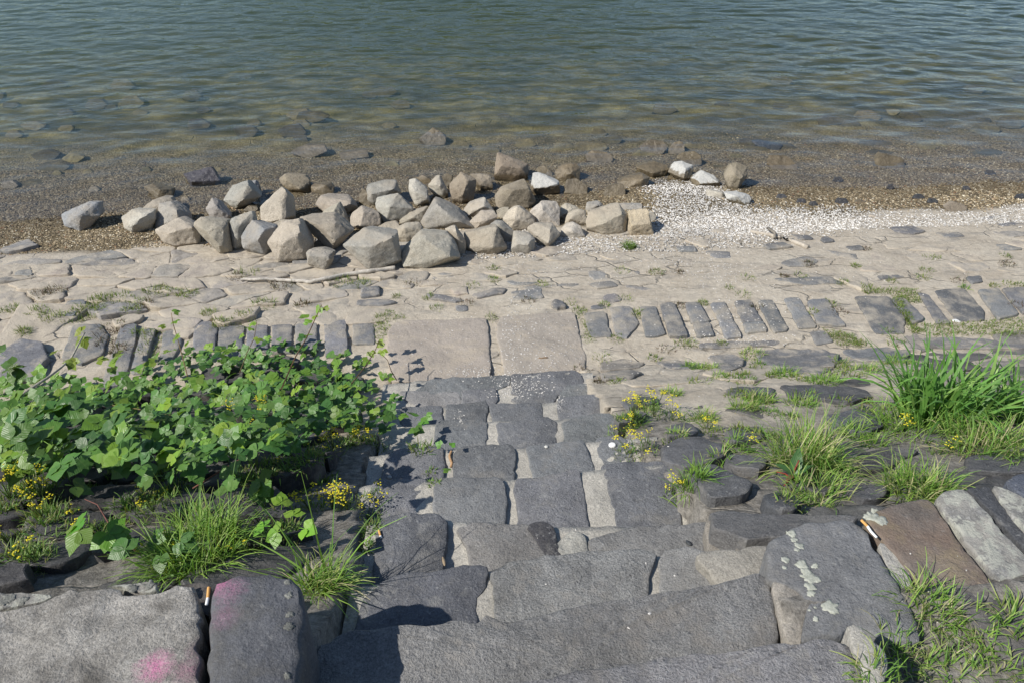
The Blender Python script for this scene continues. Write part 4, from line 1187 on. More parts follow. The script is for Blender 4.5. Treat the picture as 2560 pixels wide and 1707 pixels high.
ROCKS = [
 (RA, [(65, 640), (190, 590), (380, 500), (480, 510), (510, 570), (500, 660), (360, 800), (280, 830), (110, 770)], [(275, 660)], 'blue', 'blue-grey flat-topped rock lying apart on the gravel beyond the heap'),
 (RA, [(990, 600), (1120, 490), (1240, 440), (1340, 450), (1380, 520), (1300, 640), (1160, 660), (1050, 630)], [(1200, 540)], 'tan', 'rounded tan rock leaning behind the pale cream rock'),
 (RA, [(780, 670), (900, 585), (1070, 640), (1165, 600), (1160, 690), (1070, 790), (900, 855), (800, 800)], [(1040, 650), (900, 760)], 'cream', 'pale cream wedge rock at the open end of the heap'),
 (RA, [(1160, 800), (1170, 650), (1220, 520), (1280, 470), (1350, 490), (1430, 570), (1530, 620), (1560, 720), (1450, 800), (1250, 830)], [(1430, 600), (1430, 690)], 'grey', 'tall smooth grey rock standing behind a cracked brown-grey rock'),
 (RA, [(1160, 830), (1440, 685), (1600, 780), (1690, 850), (1690, 930), (1640, 970), (1390, 1005), (1260, 960)], [(1350, 850), (1600, 790)], 'tan', 'cracked wedge rock with a brown shaded face and sharp front corner'),
 (RA, [(1760, 580), (1790, 490), (1835, 450), (1900, 490), (2000, 600), (2040, 660), (1990, 720), (1840, 700)], [(1880, 560)], 'grey', 'egg-shaped pale grey rock beside a short brown stick'),
 (RA, [(1600, 760), (1700, 680), (1900, 710), (2010, 720), (2010, 800), (2060, 1000), (2050, 1060), (1920, 1090), (1760, 940), (1730, 840)], [(1750, 830), (1950, 800), (1920, 1000)], 'tan', 'tall tan rock with a notched top and dark lower corner'),
 (RB, [(0, 470), (100, 310), (200, 250), (270, 250), (330, 320), (430, 430), (400, 470), (280, 500), (140, 580), (30, 530)], [(180, 480), (290, 300)], 'grey', 'broad triangular grey rock with a shadowed hollow at the waterline'),
 (RB, [(290, 245), (380, 245), (420, 380), (440, 430), (330, 420)], [(340, 330)], 'blue', 'thin dark rock edge behind the broad triangular grey rock'),
 (RB, [(385, 650), (430, 560), (600, 380), (670, 320), (740, 360), (800, 450), (815, 650), (720, 715), (450, 740)], [(730, 370), (690, 470), (700, 700)], 'tan', 'steep wedge rock with a long lit face and dark flat side'),
 (RB, [(650, 230), (720, 165), (950, 190), (1000, 240), (1000, 390), (930, 400), (740, 350), (680, 310)], [(720, 230), (900, 350)], 'brown', 'brown ridged rock overhanging the wet gravel'),
 (RB, [(1010, 330), (1060, 280), (1250, 270), (1290, 320), (1280, 390), (1180, 410), (1050, 380)], [(1200, 300)], 'wet', 'low wet brown rock next to the brown ridged rock'),
 (RB, [(230, 590), (290, 540), (380, 550), (400, 590), (330, 620)], [], 'wet', 'small wet stone between the triangular rock and the pitted rock'),
 (RB, [(1055, 500), (1110, 425), (1300, 420), (1450, 440), (1520, 490), (1555, 550), (1520, 620), (1420, 640), (1180, 610)], [(1400, 560), (1520, 500)], 'tan', 'flat-topped tan rock with one shaded end'),
 (RB, [(1100, 690), (1180, 600), (1290, 560), (1350, 505), (1380, 540), (1440, 680), (1470, 760), (1400, 740), (1250, 720)], [(1290, 600)], 'tan', 'fin-shaped rock jutting above the split tan block'),
 (RB, [(80, 700), (130, 660), (330, 600), (375, 650), (360, 720), (230, 850), (190, 1000), (120, 1050), (90, 980), (65, 830)], [(150, 800)], 'grey', 'porous rock full of dark pits and holes'),
 (RB, [(890, 680), (980, 660), (1280, 650), (1420, 720), (1510, 830), (1480, 900), (1320, 1040), (1250, 1060), (1130, 950), (1085, 770), (940, 770)], [(1310, 740), (1300, 950), (1090, 760)], 'tan', 'split tan block with a dark cleft in its front'),
 (RB, [(550, 760), (650, 715), (780, 720), (700, 800), (620, 850)], [], 'tan', 'small pale rock wedged between the blue-faced rock and its neighbour'),
 (RB, [(185, 890), (330, 720), (440, 745), (600, 790), (635, 830), (620, 870), (500, 960), (470, 1100), (400, 1110), (230, 1030)], [(400, 940), (480, 820)], 'blue', 'rock with a smooth bluish top face and tan sides'),
 (RB, [(505, 970), (660, 860), (680, 740), (780, 705), (880, 705), (940, 780), (1030, 980), (1000, 1080), (930, 1150), (640, 1190), (600, 1130), (560, 1100)], [(900, 800), (880, 900), (680, 960)], 'tan', 'large tan boulder with a shaded side overhanging the paving'),
 (RB, [(1040, 1000), (1100, 940), (1180, 990), (1180, 1050), (1060, 1050)], [], 'brown', 'small dark stone deep in the gap under the split block'),
 (RB, [(1490, 780), (1500, 640), (1540, 570), (1620, 545), (1780, 590), (1830, 640), (1830, 760), (1750, 810), (1610, 800)], [(1640, 620), (1600, 780)], 'tan', 'squat rock with one pale face and one rough grey face'),
 (RB, [(1580, 480), (1600, 390), (1650, 330), (1700, 420), (1760, 540), (1660, 540)], [], 'wet', 'brown wet rock half hidden behind the long flat grey slab rock'),
 (RC, [(290, 430), (310, 360), (560, 290), (720, 295), (800, 360), (790, 470), (560, 510), (420, 640), (340, 560)], [(390, 480), (700, 410)], 'grey', 'long flat grey slab rock with a dark undercut edge'),
 (RC, [(450, 680), (450, 540), (620, 490), (750, 480), (860, 560), (960, 690), (840, 800), (680, 880), (580, 890), (500, 730)], [(650, 650)], 'grey', 'big pale grey rock with a bluish upper corner'),
 (RC, [(940, 290), (1100, 220), (1220, 290), (1170, 380), (1020, 330)], [], 'brown', 'brown flat rock behind the two white-crusted rocks'),
 (RC, [(900, 420), (910, 280), (1000, 260), (1160, 400), (1190, 560), (1000, 640), (930, 530)], [(980, 430), (1170, 540)], 'cream', 'white-crusted slanting rock with a purplish dark top'),
 (RC, [(1170, 370), (1290, 220), (1340, 215), (1390, 310), (1450, 450), (1390, 540), (1310, 510), (1200, 410)], [(1330, 350)], 'cream', 'whitish pointed rock shaped like an upright arrowhead'),
 (RC, [(1370, 240), (1440, 190), (1530, 220), (1480, 350), (1420, 400)], [], 'wet', 'brown wet rock behind the whitish pointed rock'),
 (RC, [(1770, 200), (1900, 200), (2060, 230), (2090, 400), (2000, 440), (1930, 430), (1860, 330)], [(1900, 350)], 'brown', 'brown rock with a light diagonal band beside the round boulder'),
 (RC, [(1465, 350), (1540, 240), (1640, 180), (1780, 210), (1850, 280), (1860, 450), (1800, 560), (1650, 610), (1530, 560), (1500, 450)], [(1730, 300), (1660, 500)], 'brown', 'round brown boulder with a dark shaded side'),
 (RC, [(780, 850), (900, 740), (1080, 680), (1170, 660), (1120, 880), (950, 895), (800, 900)], [(980, 800)], 'tan', 'low tan rock tucked against the peaked rock'),
 (RC, [(1650, 750), (1740, 620), (1900, 540), (1970, 535), (2060, 630), (2100, 720), (1970, 740), (1700, 800)], [(1960, 650)], 'cream', 'pale domed rock behind the long peaked rock'),
 (RC, [(1760, 870), (1920, 720), (2100, 720), (2150, 800), (2050, 890), (1950, 940), (1850, 960)], [(1930, 880)], 'tan', 'flat tan rock below the pale domed rock'),
 (RC, [(1080, 870), (1180, 640), (1270, 540), (1400, 590), (1600, 720), (1750, 860), (1840, 960), (1700, 985), (1590, 930), (1480, 910), (1150, 965)], [(1320, 640), (1480, 800), (1610, 860)], 'grey', 'long peaked grey rock crowning the middle of the heap'),
 (RC, [(400, 990), (470, 950), (560, 910), (720, 880), (770, 900), (740, 960), (600, 1000)], [], 'tan', 'thin flat stone lying behind the big front boulder'),
 (RC, [(680, 1000), (830, 910), (1050, 890), (1110, 970), (1050, 1050), (880, 1140), (760, 1110)], [(840, 960)], 'tan', 'rock with a dark-stained top between two front boulders'),
 (RC, [(1410, 970), (1550, 910), (1590, 970), (1650, 1080), (1700, 1150), (1690, 1300), (1630, 1340), (1600, 1200), (1520, 1060)], [(1570, 1000)], 'tan', 'narrow upright rock squeezed behind the coarse pale boulder'),
 (RC, [(0, 1200), (120, 1050), (280, 960), (600, 980), (740, 1020), (780, 1200), (790, 1380), (620, 1480), (370, 1550), (250, 1420), (210, 1360), (20, 1290)], [(340, 1230), (700, 1080)], 'grey', 'largest boulder with a broad smooth top and brown front face'),
 (RC, [(790, 1290), (860, 1230), (880, 1140), (1050, 1010), (1270, 965), (1400, 975), (1500, 1030), (1560, 1150), (1620, 1260), (1610, 1360), (1500, 1410), (1450, 1450), (1150, 1510), (850, 1490), (800, 1420)], [(1480, 1360), (1100, 1080)], 'cream', 'coarse pale conglomerate boulder resting on the paving edge'),
 (RB, [(958, 1100), (1020, 1055), (1160, 1045), (1300, 1090), (1290, 1160), (1180, 1280), (1080, 1270), (990, 1210)], [(1230, 1150), (1000, 1130)], 'grey', 'small round grey rock alone on the paving before the heap'),
 (RD, [(280, 930), (340, 870), (440, 880), (550, 980), (530, 1090), (480, 1110), (400, 960)], [(400, 930)], 'grey', 'grey rock leaning behind the two-faced front rock'),
 (RD, [(10, 1010), (60, 975), (350, 920), (400, 950), (470, 1080), (475, 1170), (350, 1250), (260, 1250), (120, 1220), (20, 1160)], [(310, 1020), (330, 1170), (380, 930)], 'tan', 'two-faced front rock with a tan side and rough dark end'),
 (RD, [(370, 760), (430, 720), (510, 720), (450, 840), (390, 820)], [], 'tan', 'small pale stone between the brown peaked rock and the domed one'),
 (RD, [(445, 850), (500, 760), (610, 695), (700, 730), (800, 830), (820, 910), (700, 960), (530, 970)], [(580, 850), (620, 710)], 'tan', 'rounded tan rock with a faceted dome in the middle of the heap'),
 (RD, [(345, 700), (360, 590), (420, 500), (680, 405), (740, 480), (800, 610), (800, 640), (710, 720), (500, 720), (370, 740)], [(500, 530), (740, 500)], 'brown', 'big brown rock with a slanting ridge at the heap back'),
 (RD, [(330, 350), (380, 95), (470, 110), (700, 230), (725, 240), (710, 390), (560, 420), (340, 390)], [(660, 280), (420, 250)], 'brown', 'tall brown rock standing in the shallow water'),
 (RD, [(810, 290), (900, 240), (1000, 330), (1000, 370), (850, 330)], [], 'wet', 'dark reddish wet rock behind the white-topped rock'),
 (RD, [(1030, 320), (1100, 240), (1240, 210), (1310, 280), (1300, 410), (1140, 430), (1060, 400)], [(1200, 330)], 'wet', 'wet brown rock with a hollow top in the shallows'),
 (RD, [(760, 490), (770, 330), (850, 330), (1070, 420), (1080, 540), (1000, 570), (850, 580), (780, 540)], [(950, 490), (770, 510), (1060, 450)], 'white', 'white-topped rock with a dark wet foot beside the shallows'),
 (RD, [(1110, 520), (1150, 410), (1270, 400), (1390, 470), (1390, 560), (1340, 580), (1130, 550)], [], 'wet', 'low olive-brown wet rock next to the white-topped rock'),
 (RD, [(750, 770), (860, 650), (930, 635), (1040, 660), (1080, 720), (1075, 930), (900, 920), (830, 900), (815, 770)], [(900, 760), (880, 700)], 'cream', 'upright tower-like pale rock'),
 (RD, [(710, 960), (800, 905), (1000, 910), (1080, 960), (1080, 1020), (970, 1150), (870, 1130), (790, 1040)], [(975, 965), (960, 1130)], 'tan', 'tan block with a flat top and pointed base in front of the tower-like rock'),
 (RD, [(525, 1180), (555, 990), (610, 970), (740, 1010), (800, 1080), (790, 1170), (720, 1235), (540, 1215)], [(740, 1140), (570, 1140)], 'cream', 'small squarish rock with white specks on its top'),
 (RD, [(1075, 830), (1090, 730), (1150, 675), (1280, 720), (1300, 800), (1160, 850)], [(1170, 770)], 'tan', 'pale angular rock beside the tower-like rock'),
 (RD, [(1140, 910), (1170, 800), (1290, 740), (1380, 760), (1385, 900), (1300, 900)], [(1200, 850)], 'tan', 'tan rock pressed against the broad end boulder'),
 (RD, [(1095, 980), (1150, 920), (1240, 890), (1310, 930), (1330, 990), (1360, 1040), (1220, 1065), (1110, 1030)], [(1220, 990)], 'cream', 'small cracked pale rock sitting in the white gravel'),
 (RD, [(1375, 740), (1390, 670), (1530, 650), (1580, 700), (1480, 760), (1400, 765)], [(1500, 700)], 'grey', 'small light grey rock behind the broad end boulder'),
 (RD, [(1745, 700), (1810, 690), (2010, 690), (2010, 735), (1850, 770), (1800, 740)], [], 'grey', 'flat grey rock behind the yellowish cube'),
 (RD, [(1375, 900), (1380, 790), (1480, 760), (1600, 690), (1740, 675), (1820, 740), (1840, 800), (1840, 1000), (1600, 1020), (1400, 950)], [(1600, 890), (1790, 790)], 'tan', 'broad tan end boulder beside the yellowish cube'),
 (RD, [(2080, 790), (2140, 770), (2180, 830), (2140, 880), (2110, 870)], [], 'grey', 'small grey stone at the side of the yellowish cube'),
 (RD, [(1845, 790), (1860, 765), (2070, 740), (2100, 800), (2150, 1000), (2145, 1025), (1890, 1025), (1865, 980)], [(1895, 925), (2110, 900)], 'yellow', 'cube-shaped yellowish sandstone block on the white gravel'),
 (RE, [(500, 400), (620, 350), (720, 335), (850, 380), (880, 420), (820, 490), (690, 520), (640, 490)], [(690, 470)], 'wet', 'brown wet rock leading up to the row of white-capped rocks'),
 (RE, [(300, 570), (380, 520), (560, 470), (650, 520), (620, 600), (540, 650), (380, 660)], [(580, 540)], 'wet', 'glistening wet brown rock in a chain at the gravel edge'),
 (RE, [(130, 680), (200, 610), (330, 580), (380, 640), (370, 720), (250, 760), (150, 740)], [], 'wet', 'dark olive wet rock ending the chain at the gravel edge'),
 (RE, [(960, 290), (1040, 240), (1160, 225), (1250, 290), (1240, 370), (1160, 390), (1010, 330)], [], 'wet', 'reddish-brown wet rock just beyond the white-capped rocks'),
 (RE, [(870, 430), (940, 345), (1010, 335), (1130, 380), (1150, 430), (1140, 520), (1040, 550), (860, 450)], [(1060, 420), (1040, 530)], 'white', 'white-capped cubic rock with a black shaded end on the gravel spit'),
 (RE, [(1120, 530), (1170, 465), (1240, 440), (1380, 500), (1450, 570), (1450, 635), (1270, 630), (1170, 600)], [(1200, 590), (1430, 575)], 'white', 'white-capped flat rock with a dark undercut front on the gravel spit'),
 (RE, [(1500, 500), (1570, 370), (1640, 345), (1740, 400), (1755, 500), (1640, 660), (1560, 640), (1510, 560)], [(1690, 520), (1620, 480)], 'brown', 'tall brown rock with a white streak down one side at the spit'),
 (RE, [(1290, 690), (1300, 650), (1480, 680), (1520, 730), (1480, 780), (1430, 790), (1310, 740)], [(1480, 700)], 'cream', 'small white block half sunk in the gravel spit'),
 (RE, [(1500, 690), (1650, 690), (1780, 720), (1800, 770), (1750, 850), (1620, 780), (1530, 760)], [(1640, 730)], 'white', 'low half-white rock tapering into the gravel spit'),
 # standing in and under the shallow water
 (RD, [(1380, 130), (1450, 80), (1620, 100), (1690, 170), (1640, 210), (1530, 220), (1400, 190)], [], 'wet', 'flat wet brown rock breaking the water near the shore'),
 (RE, [(870, 200), (930, 120), (1020, 110), (1060, 190), (1010, 250), (880, 250)], [], 'wet', 'rounded olive rock awash beside a grey submerged one'),
 (RE, [(1040, 110), (1120, 90), (1260, 150), (1200, 210), (1060, 200)], [], 'sunk', 'grey-green submerged rock beside the rounded olive rock'),
 (RE, [(550, 170), (680, 90), (800, 110), (850, 180), (780, 260), (560, 240)], [], 'wet', 'wide brown rock awash with a dark side'),
 (RE, [(1320, 400), (1400, 290), (1480, 290), (1580, 350), (1560, 430)], [], 'sunkdark', 'dark bluish submerged rock behind the white-streaked rock'),
 (RE, [(1810, 110), (1900, 100), (2160, 150), (2090, 215), (1850, 150)], [], 'dark', 'long dark slab just breaking the water'),
 (RE, [(1990, 350), (2020, 270), (2200, 270), (2320, 380), (2310, 430), (2040, 420)], [], 'wet', 'broad brown rock awash beyond the gravel spit'),
 (W1, [(845, 800), (930, 775), (970, 768), (1005, 830), (960, 850), (880, 857)], [(880, 835)], 'slate', 'flat purple-grey slate slab lying in the shallows'),
 (W1, [(665, 860), (700, 845), (790, 872), (792, 908), (720, 915)], [(735, 872)], 'wet', 'wet brown block with a black end near the slate slab'),
 (W1, [(1330, 700), (1400, 670), (1490, 672), (1500, 695), (1420, 730)], [], 'wet', 'jagged wet brown rock poking out of the shallows'),
 (W1, [(1560, 705), (1680, 688), (1692, 722), (1570, 735)], [], 'wet', 'low dark wet rock next to the jagged one'),
 (W1, [(1925, 640), (1990, 588), (2050, 625), (2040, 665), (1960, 672)], [], 'wet', 'brown domed rock in the water before the green deep'),
 (W1, [(2050, 655), (2090, 615), (2150, 625), (2160, 690), (2070, 685)], [], 'sunk', 'pale green submerged rock beside the brown domed rock'),
 (W1, [(1795, 480), (1830, 455), (1880, 470), (1880, 495), (1820, 500)], [], 'sunk', 'rounded submerged rock far out in the olive water'),
 (W2, [(1670, 742), (1700, 705), (1800, 730), (1805, 770), (1690, 772)], [], 'wet', 'brown rock awash next to a dark submerged cluster'),
 (W2, [(1590, 620), (1660, 595), (1760, 600), (1750, 640), (1640, 690)], [], 'sunkdark', 'dark submerged rock in a cluster out in the water'),
 (W2, [(1620, 690), (1680, 650), (1760, 660), (1755, 710), (1650, 722)], [], 'sunkdark', 'dark green rock under the surface inside the cluster'),
 (W2, [(2080, 710), (2150, 690), (2260, 680), (2200, 730), (2110, 730)], [], 'sunkdark', 'flat dark submerged rock farther out than the brown rock awash'),
 (W2, [(1990, 955), (2030, 930), (2085, 945), (2090, 972), (2020, 978)], [], 'brown', 'small tan rock at the edge of white and wet gravel'),
 (W2, [(1485, 930), (1500, 910), (1540, 915), (1545, 935), (1500, 938)], [], 'dark', 'small black stone on the wet brown gravel beside a reddish one'),
 (W2, [(1575, 930), (1600, 918), (1630, 930), (1600, 938)], [], 'wet', 'small reddish stone on the wet brown gravel'),
]
for ex in [(1240, 905, 26), (1330, 925, 22), (1385, 937, 20), (1870, 905, 28), (1935, 925, 26), (1500, 825, 24), (1740, 860, 18), (2200, 795, 24), (2090, 865, 18), (2345, 905, 30)]:
    zx, zy, r = ex
    ROCKS.append((W2, [(zx - r, zy + 4), (zx - r * .6, zy - 10), (zx + r * .5, zy - 11), (zx + r, zy + 3), (zx + r * .3, zy + 12)], [], 'dark', 'small black stone strewn on the wet gravel by the water'))
for ex in [(430, 870, 26, 'wet'), (260, 795, 22, 'sunk'), (400, 790, 24, 'sunk'), (530, 885, 20, 'sunkdark'), (670, 780, 24, 'sunk'), (850, 915, 22, 'wet'), (40, 850, 40, 'wet'), (1800, 750, 34, 'sunk'), (1880, 800, 30, 'sunk'), (60, 620, 40, 'sunk'), (1700, 430, 40, 'sunkdark'), (1380, 570, 44, 'sunk'), (560, 390, 56, 'sunk'), (440, 480, 52, 'sunkdark'), (600, 470, 60, 'sunk'), (300, 520, 40, 'sunkdark'), (1000, 780, 22, 'sunk'), (880, 440, 48, 'sunkdark')]:
    zx, zy, r, kd = ex
    ROCKS.append((W1, [(zx - r, zy + r * .2), (zx - r * .6, zy - r * .4), (zx + r * .4, zy - r * .45), (zx + r, zy + r * .1), (zx + r * .5, zy + r * .45), (zx - r * .4, zy + r * .45)], [], kd, 'blurred stone under the shallow water off the shore'))
for ex in [(1240, 370, 50, 'sunk'), (400, 610, 40, 'sunk'), (60, 660, 50, 'sunk'), (240, 670, 60, 'sunk'), (700, 500, 60, 'sunkdark'), (1560, 570, 44, 'sunkdark'), (1850, 545, 40, 'sunkdark'), (2300, 565, 60, 'sunkdark'), (1900, 740, 36, 'sunk'), (1030, 715, 34, 'sunk'), (330, 670, 50, 'sunk')]:
    zx, zy, r, kd = ex
    ROCKS.append((W2, [(zx - r, zy + r * .2), (zx - r * .6, zy - r * .35), (zx + r * .4, zy - r * .4), (zx + r, zy + r * .1), (zx + r * .5, zy + r * .4), (zx - r * .4, zy + r * .4)], [], kd, 'blurred stone under the shallow water off the shore'))
ru = random.Random(5)
for _ in range(70):
    px, py = ru.uniform(-60, 2620), ru.triangular(150, 480, 360)
    if py > 395 and px > 450 or ru.random() < .25:
        continue
    r = ru.uniform(18, 46) * (.6 + py / 900)
    ol = [(px + r * ru.uniform(.7, 1.1) * math.cos(a), py + .42 * r * ru.uniform(.7, 1.1) * math.sin(a)) for a in [k * 1.047 + ru.uniform(-.3, .3) for k in range(6)]]
    ROCKS.append((lambda q: q, ol, [], ru.choice(['sunk', 'sunkdark', 'sunkdark']), 'blurred stone under the shallow water off the shore'))
for fr, ol, rg, kind, lab in ROCKS:
    grp = 'rocks heaped along the shore'
    if 'submerged' in lab or 'blurred' in lab:
        grp = 'stones under the shallow water'
    elif 'strewn' in lab:
        grp = 'small black stones on the wet gravel'
    mk = None
    if 'conglomerate' in lab or 'porous' in lab:
        mk = 'rock_rough'
    rock(fr(ol), fr(rg), kind, lab, grp, flat=.8 if kind in ('slate', 'dark') else 1.0, mk=mk)

# ------------------------------------------------------------------ heights of what has been built
bpy.context.view_layer.update()
DG = bpy.context.evaluated_depsgraph_get()
WATER = bpy.data.objects['river_water']
WATER.hide_viewport = True
bpy.context.view_layer.update()
DG = bpy.context.evaluated_depsgraph_get()
def drop(x, y, z0=3.0):
    ok, loc, nor, idx, ob, mt = SC.ray_cast(DG, Vector((x, y, z0)), Vector((0, 0, -1)))
    if ok:
        return loc, nor, ob
    return Vector((x, y, float(H(x, y)))), Vector((0, 0, 1)), None
def seen(px, py):
    ok, loc, nor, idx, ob, mt = SC.ray_cast(DG, Vector((0, 0, ZC)), ray(px, py).normalized())
    return (loc, nor, ob) if ok else (at_h(px, py), Vector((0, 0, 1)), None)

# pale lichen crusts on the dark coping block: thin, lobed, a couple of millimetres proud
def lichen(root, px, py, rpx, seed, m='lichen'):
    c, nor, ob = seen(px, py)
    r = rpx / F * (c - Vector((0, 0, ZC))).length
    n = 26
    a = np.linspace(0, 2 * math.pi, n, endpoint=False)
    rr = r * (1 + .7 * fbm(np.cos(a) * 2.6 + seed, np.sin(a) * 2.6, np.full(n, seed), 3))
    V = []
    for f, dz in ((1.0, -.002), (.95, .0016), (.5, .0022)):
        for k in range(n):
            x, y = c.x + rr[k] * f * math.cos(a[k]), c.y + rr[k] * f * math.sin(a[k])
            q = drop(x, y)[0].z
            V.append((x, y, (q if abs(q - c.z) < .05 else c.z) + dz))
    V.append((c.x, c.y, c.z + .0024))
    Fc = [(k * n + i, k * n + (i + 1) % n, (k + 1) * n + (i + 1) % n, (k + 1) * n + i) for k in range(2) for i in range(n)]
    Fc += [(2 * n + i, 2 * n + (i + 1) % n, 3 * n) for i in range(n)]
    o = put('lichen_patch', mesh_from('lichen_patch', np.array(V) - np.array(c), Fc), M[m], root, color=(.20, .20, .178))
    o.location = Vector(c) - Vector(root.location)
for i, (zx, zy, zr) in enumerate([(830, 400, 30), (850, 440, 22), (885, 480, 28), (795, 570, 24), (785, 620, 14), (905, 600, 36), (985, 610, 20), (950, 690, 44), (960, 750, 34), (930, 650, 30), (960, 790, 24), (1088, 882, 48), (992, 957, 20), (950, 900, 8), (988, 882, 8), (1000, 700, 24), (870, 505, 16), (1360, 290, 40), (1410, 310, 36), (1380, 260, 26), (1420, 335, 18)]):
    q = P9([(zx, zy)])[0]
    lichen(cop_r, q[0], q[1], zr * .3827, i * 1.7)
for i, (zx, zy, zr) in enumerate([(1690, 480, 18), (1700, 560, 22), (1705, 670, 22), (1700, 740, 26), (1690, 1030, 20), (130, 590, 26), (60, 575, 30), (880, 500, 30), (780, 515, 26), (20, 600, 22)]):
    q = P7([(zx, zy)])[0]
    lichen(cop_l, q[0], q[1], zr * .4252, 50 + i * 1.7, 'lichen_grey')

# ------------------------------------------------------------------ gravel and shell fragments
WHITE_PX = [(1130, 655), (1250, 600), (1330, 580), (1480, 600), (1640, 585), (1640, 500), (1610, 480), (1700, 430), (1790, 470), (1880, 520), (2050, 530), (2300, 535), (2700, 525), (2700, 566), (2250, 566), (2050, 592), (1900, 625), (1760, 640), (1620, 640), (1480, 640), (1300, 650), (1180, 668)]
LEFT_PX = [(-300, 560), (200, 560), (420, 575), (520, 560), (900, 540), (1200, 560), (1100, 600), (700, 600), (450, 620), (300, 625), (100, 632), (-300, 650)]
PEB_V = np.array([(-.5, -.25, 0), (.45, -.35, 0), (.55, .3, 0), (-.3, .42, 0), (-.1, 0, .3), (.2, .05, .26)])
PEB_F = [(0, 1, 5, 4), (1, 2, 5), (2, 3, 4, 5), (3, 0, 4)]

def pebbles(name, pos, size, cols, label, nor=None):
    n = len(pos)
    ang = RNG.random(n) * 6.283
    ca, sa = np.cos(ang), np.sin(ang)
    B = PEB_V[None] * size[:, None, None] * (1 + RNG.uniform(-.3, .3, (n, 1, 3)))
    X = B[..., 0] * ca[:, None] - B[..., 1] * sa[:, None]
    Y = B[..., 0] * sa[:, None] + B[..., 1] * ca[:, None]
    Z = B[..., 2] + (RNG.uniform(-.25, .25, (n, 1)) * X + RNG.uniform(-.25, .25, (n, 1)) * Y)
    V = np.stack([X, Y, Z], -1) + pos[:, None, :]
    V = V.reshape(-1, 3)
    k = len(PEB_V)
    Fc = []
    for i in range(n):
        o = i * k
        Fc.extend([tuple(o + j for j in f) for f in PEB_F])
    me = mesh_from(name, V, Fc, False, np.repeat(cols, k, axis=0))
    return tag(put(name, me, M['pebble']), label, kind='stuff')

def mask_poly(poly, px, py):
    P = np.array(poly, float); r = np.zeros(len(px), bool); j = len(P) - 1
    for i in range(len(P)):
        xi, yi, xj, yj = P[i, 0], P[i, 1], P[j, 0], P[j, 1]
        c = ((yi > py) != (yj > py)) & (px < (xj - xi) * (py - yi) / (yj - yi + 1e-9) + xi)
        r ^= c; j = i
    return r

def build_gravel():
    n = 95000
    x = RNG.uniform(-5.6, 5.8, n); s = 5.9 + 3.1 * RNG.random(n) ** 1.25
    y = s + TILT * x
    z = G(x, y)
    px, py = project(x, y, z)
    nz = fbm(x * 3, y * 3, o=3)
    white = mask_poly(WHITE_PX, px + 40 * nz + RNG.normal(0, 26, n), py + 26 * nz + RNG.normal(0, 11, n))
    left = mask_poly(LEFT_PX, px, py + 10 * nz)
    shore = (s > 6.28 + .14 * nz + .10 * RNG.random(n))
    keep = (white | left | shore) & (px > -350) & (px < 2900)
    keep &= (RNG.random(n) < np.where(s < 8.0, 1.0, np.clip((9.0 - s), .15, 1)))
    x, y, z, s, white, nz = x[keep], y[keep], z[keep], s[keep], white[keep], nz[keep]
    # the white bank is packed more densely
    m = 26000
    bx = RNG.uniform(-.6, 5.6, m); bs = RNG.uniform(5.6, 7.2, m); by = bs + TILT * bx
    bz = G(bx, by); qx, qy = project(bx, by, bz)
    bn = fbm(bx * 3, by * 3, o=3)
    bk = mask_poly(WHITE_PX, qx + 34 * bn + RNG.normal(0, 16, m), qy + 16 * bn + RNG.normal(0, 6, m)) & (RNG.random(m) < np.clip((2350 - qx) / 500, .35, 1))
    x = np.concatenate([x, bx[bk]]); y = np.concatenate([y, by[bk]]); z = np.concatenate([z, bz[bk] + .004])
    white = np.concatenate([white, np.ones(bk.sum(), bool)]); nz = np.concatenate([nz, bn[bk]])
    k = len(x)
    size = RNG.uniform(.008, .022, k) * np.where(white, .88, 1.0)
    t = RNG.random(k)
    wc = np.array([(.62, .595, .555), (.49, .465, .425), (.33, .305, .27), (.72, .70, .665), (.19, .17, .145)])
    bc = np.array([(.17, .13, .075), (.29, .225, .135), (.43, .35, .23), (.62, .55, .42), (.09, .07, .05), (.28, .16, .09)])
    wi = np.searchsorted([.45, .68, .80, .93], t); bi = np.searchsorted([.26, .56, .78, .87, .97], t)
    cols = np.where(white[:, None], wc[np.clip(wi, 0, 4)], bc[np.clip(bi, 0, 5)])
    cols = cols * (1 - .48 * np.clip((.045 - z) / .04, 0, 1) * np.where(white, .35, 1.0))[:, None]
    under = np.clip((-z) / .25, 0, 1)[:, None] * (~white)[:, None]
    cols = cols * (1 - under) + cols * np.array([.95, .86, .48]) * under
    cols = cols * RNG.uniform(.8, 1.15, (k, 1)) * (1 + .35 * fbm(x * 1.4, y * 2.2, o=3))[:, None]
    pebbles('gravel', np.column_stack([x, y, z + .002]), size, cols, 'white shells and brown pebbles along the waterline')
build_gravel()

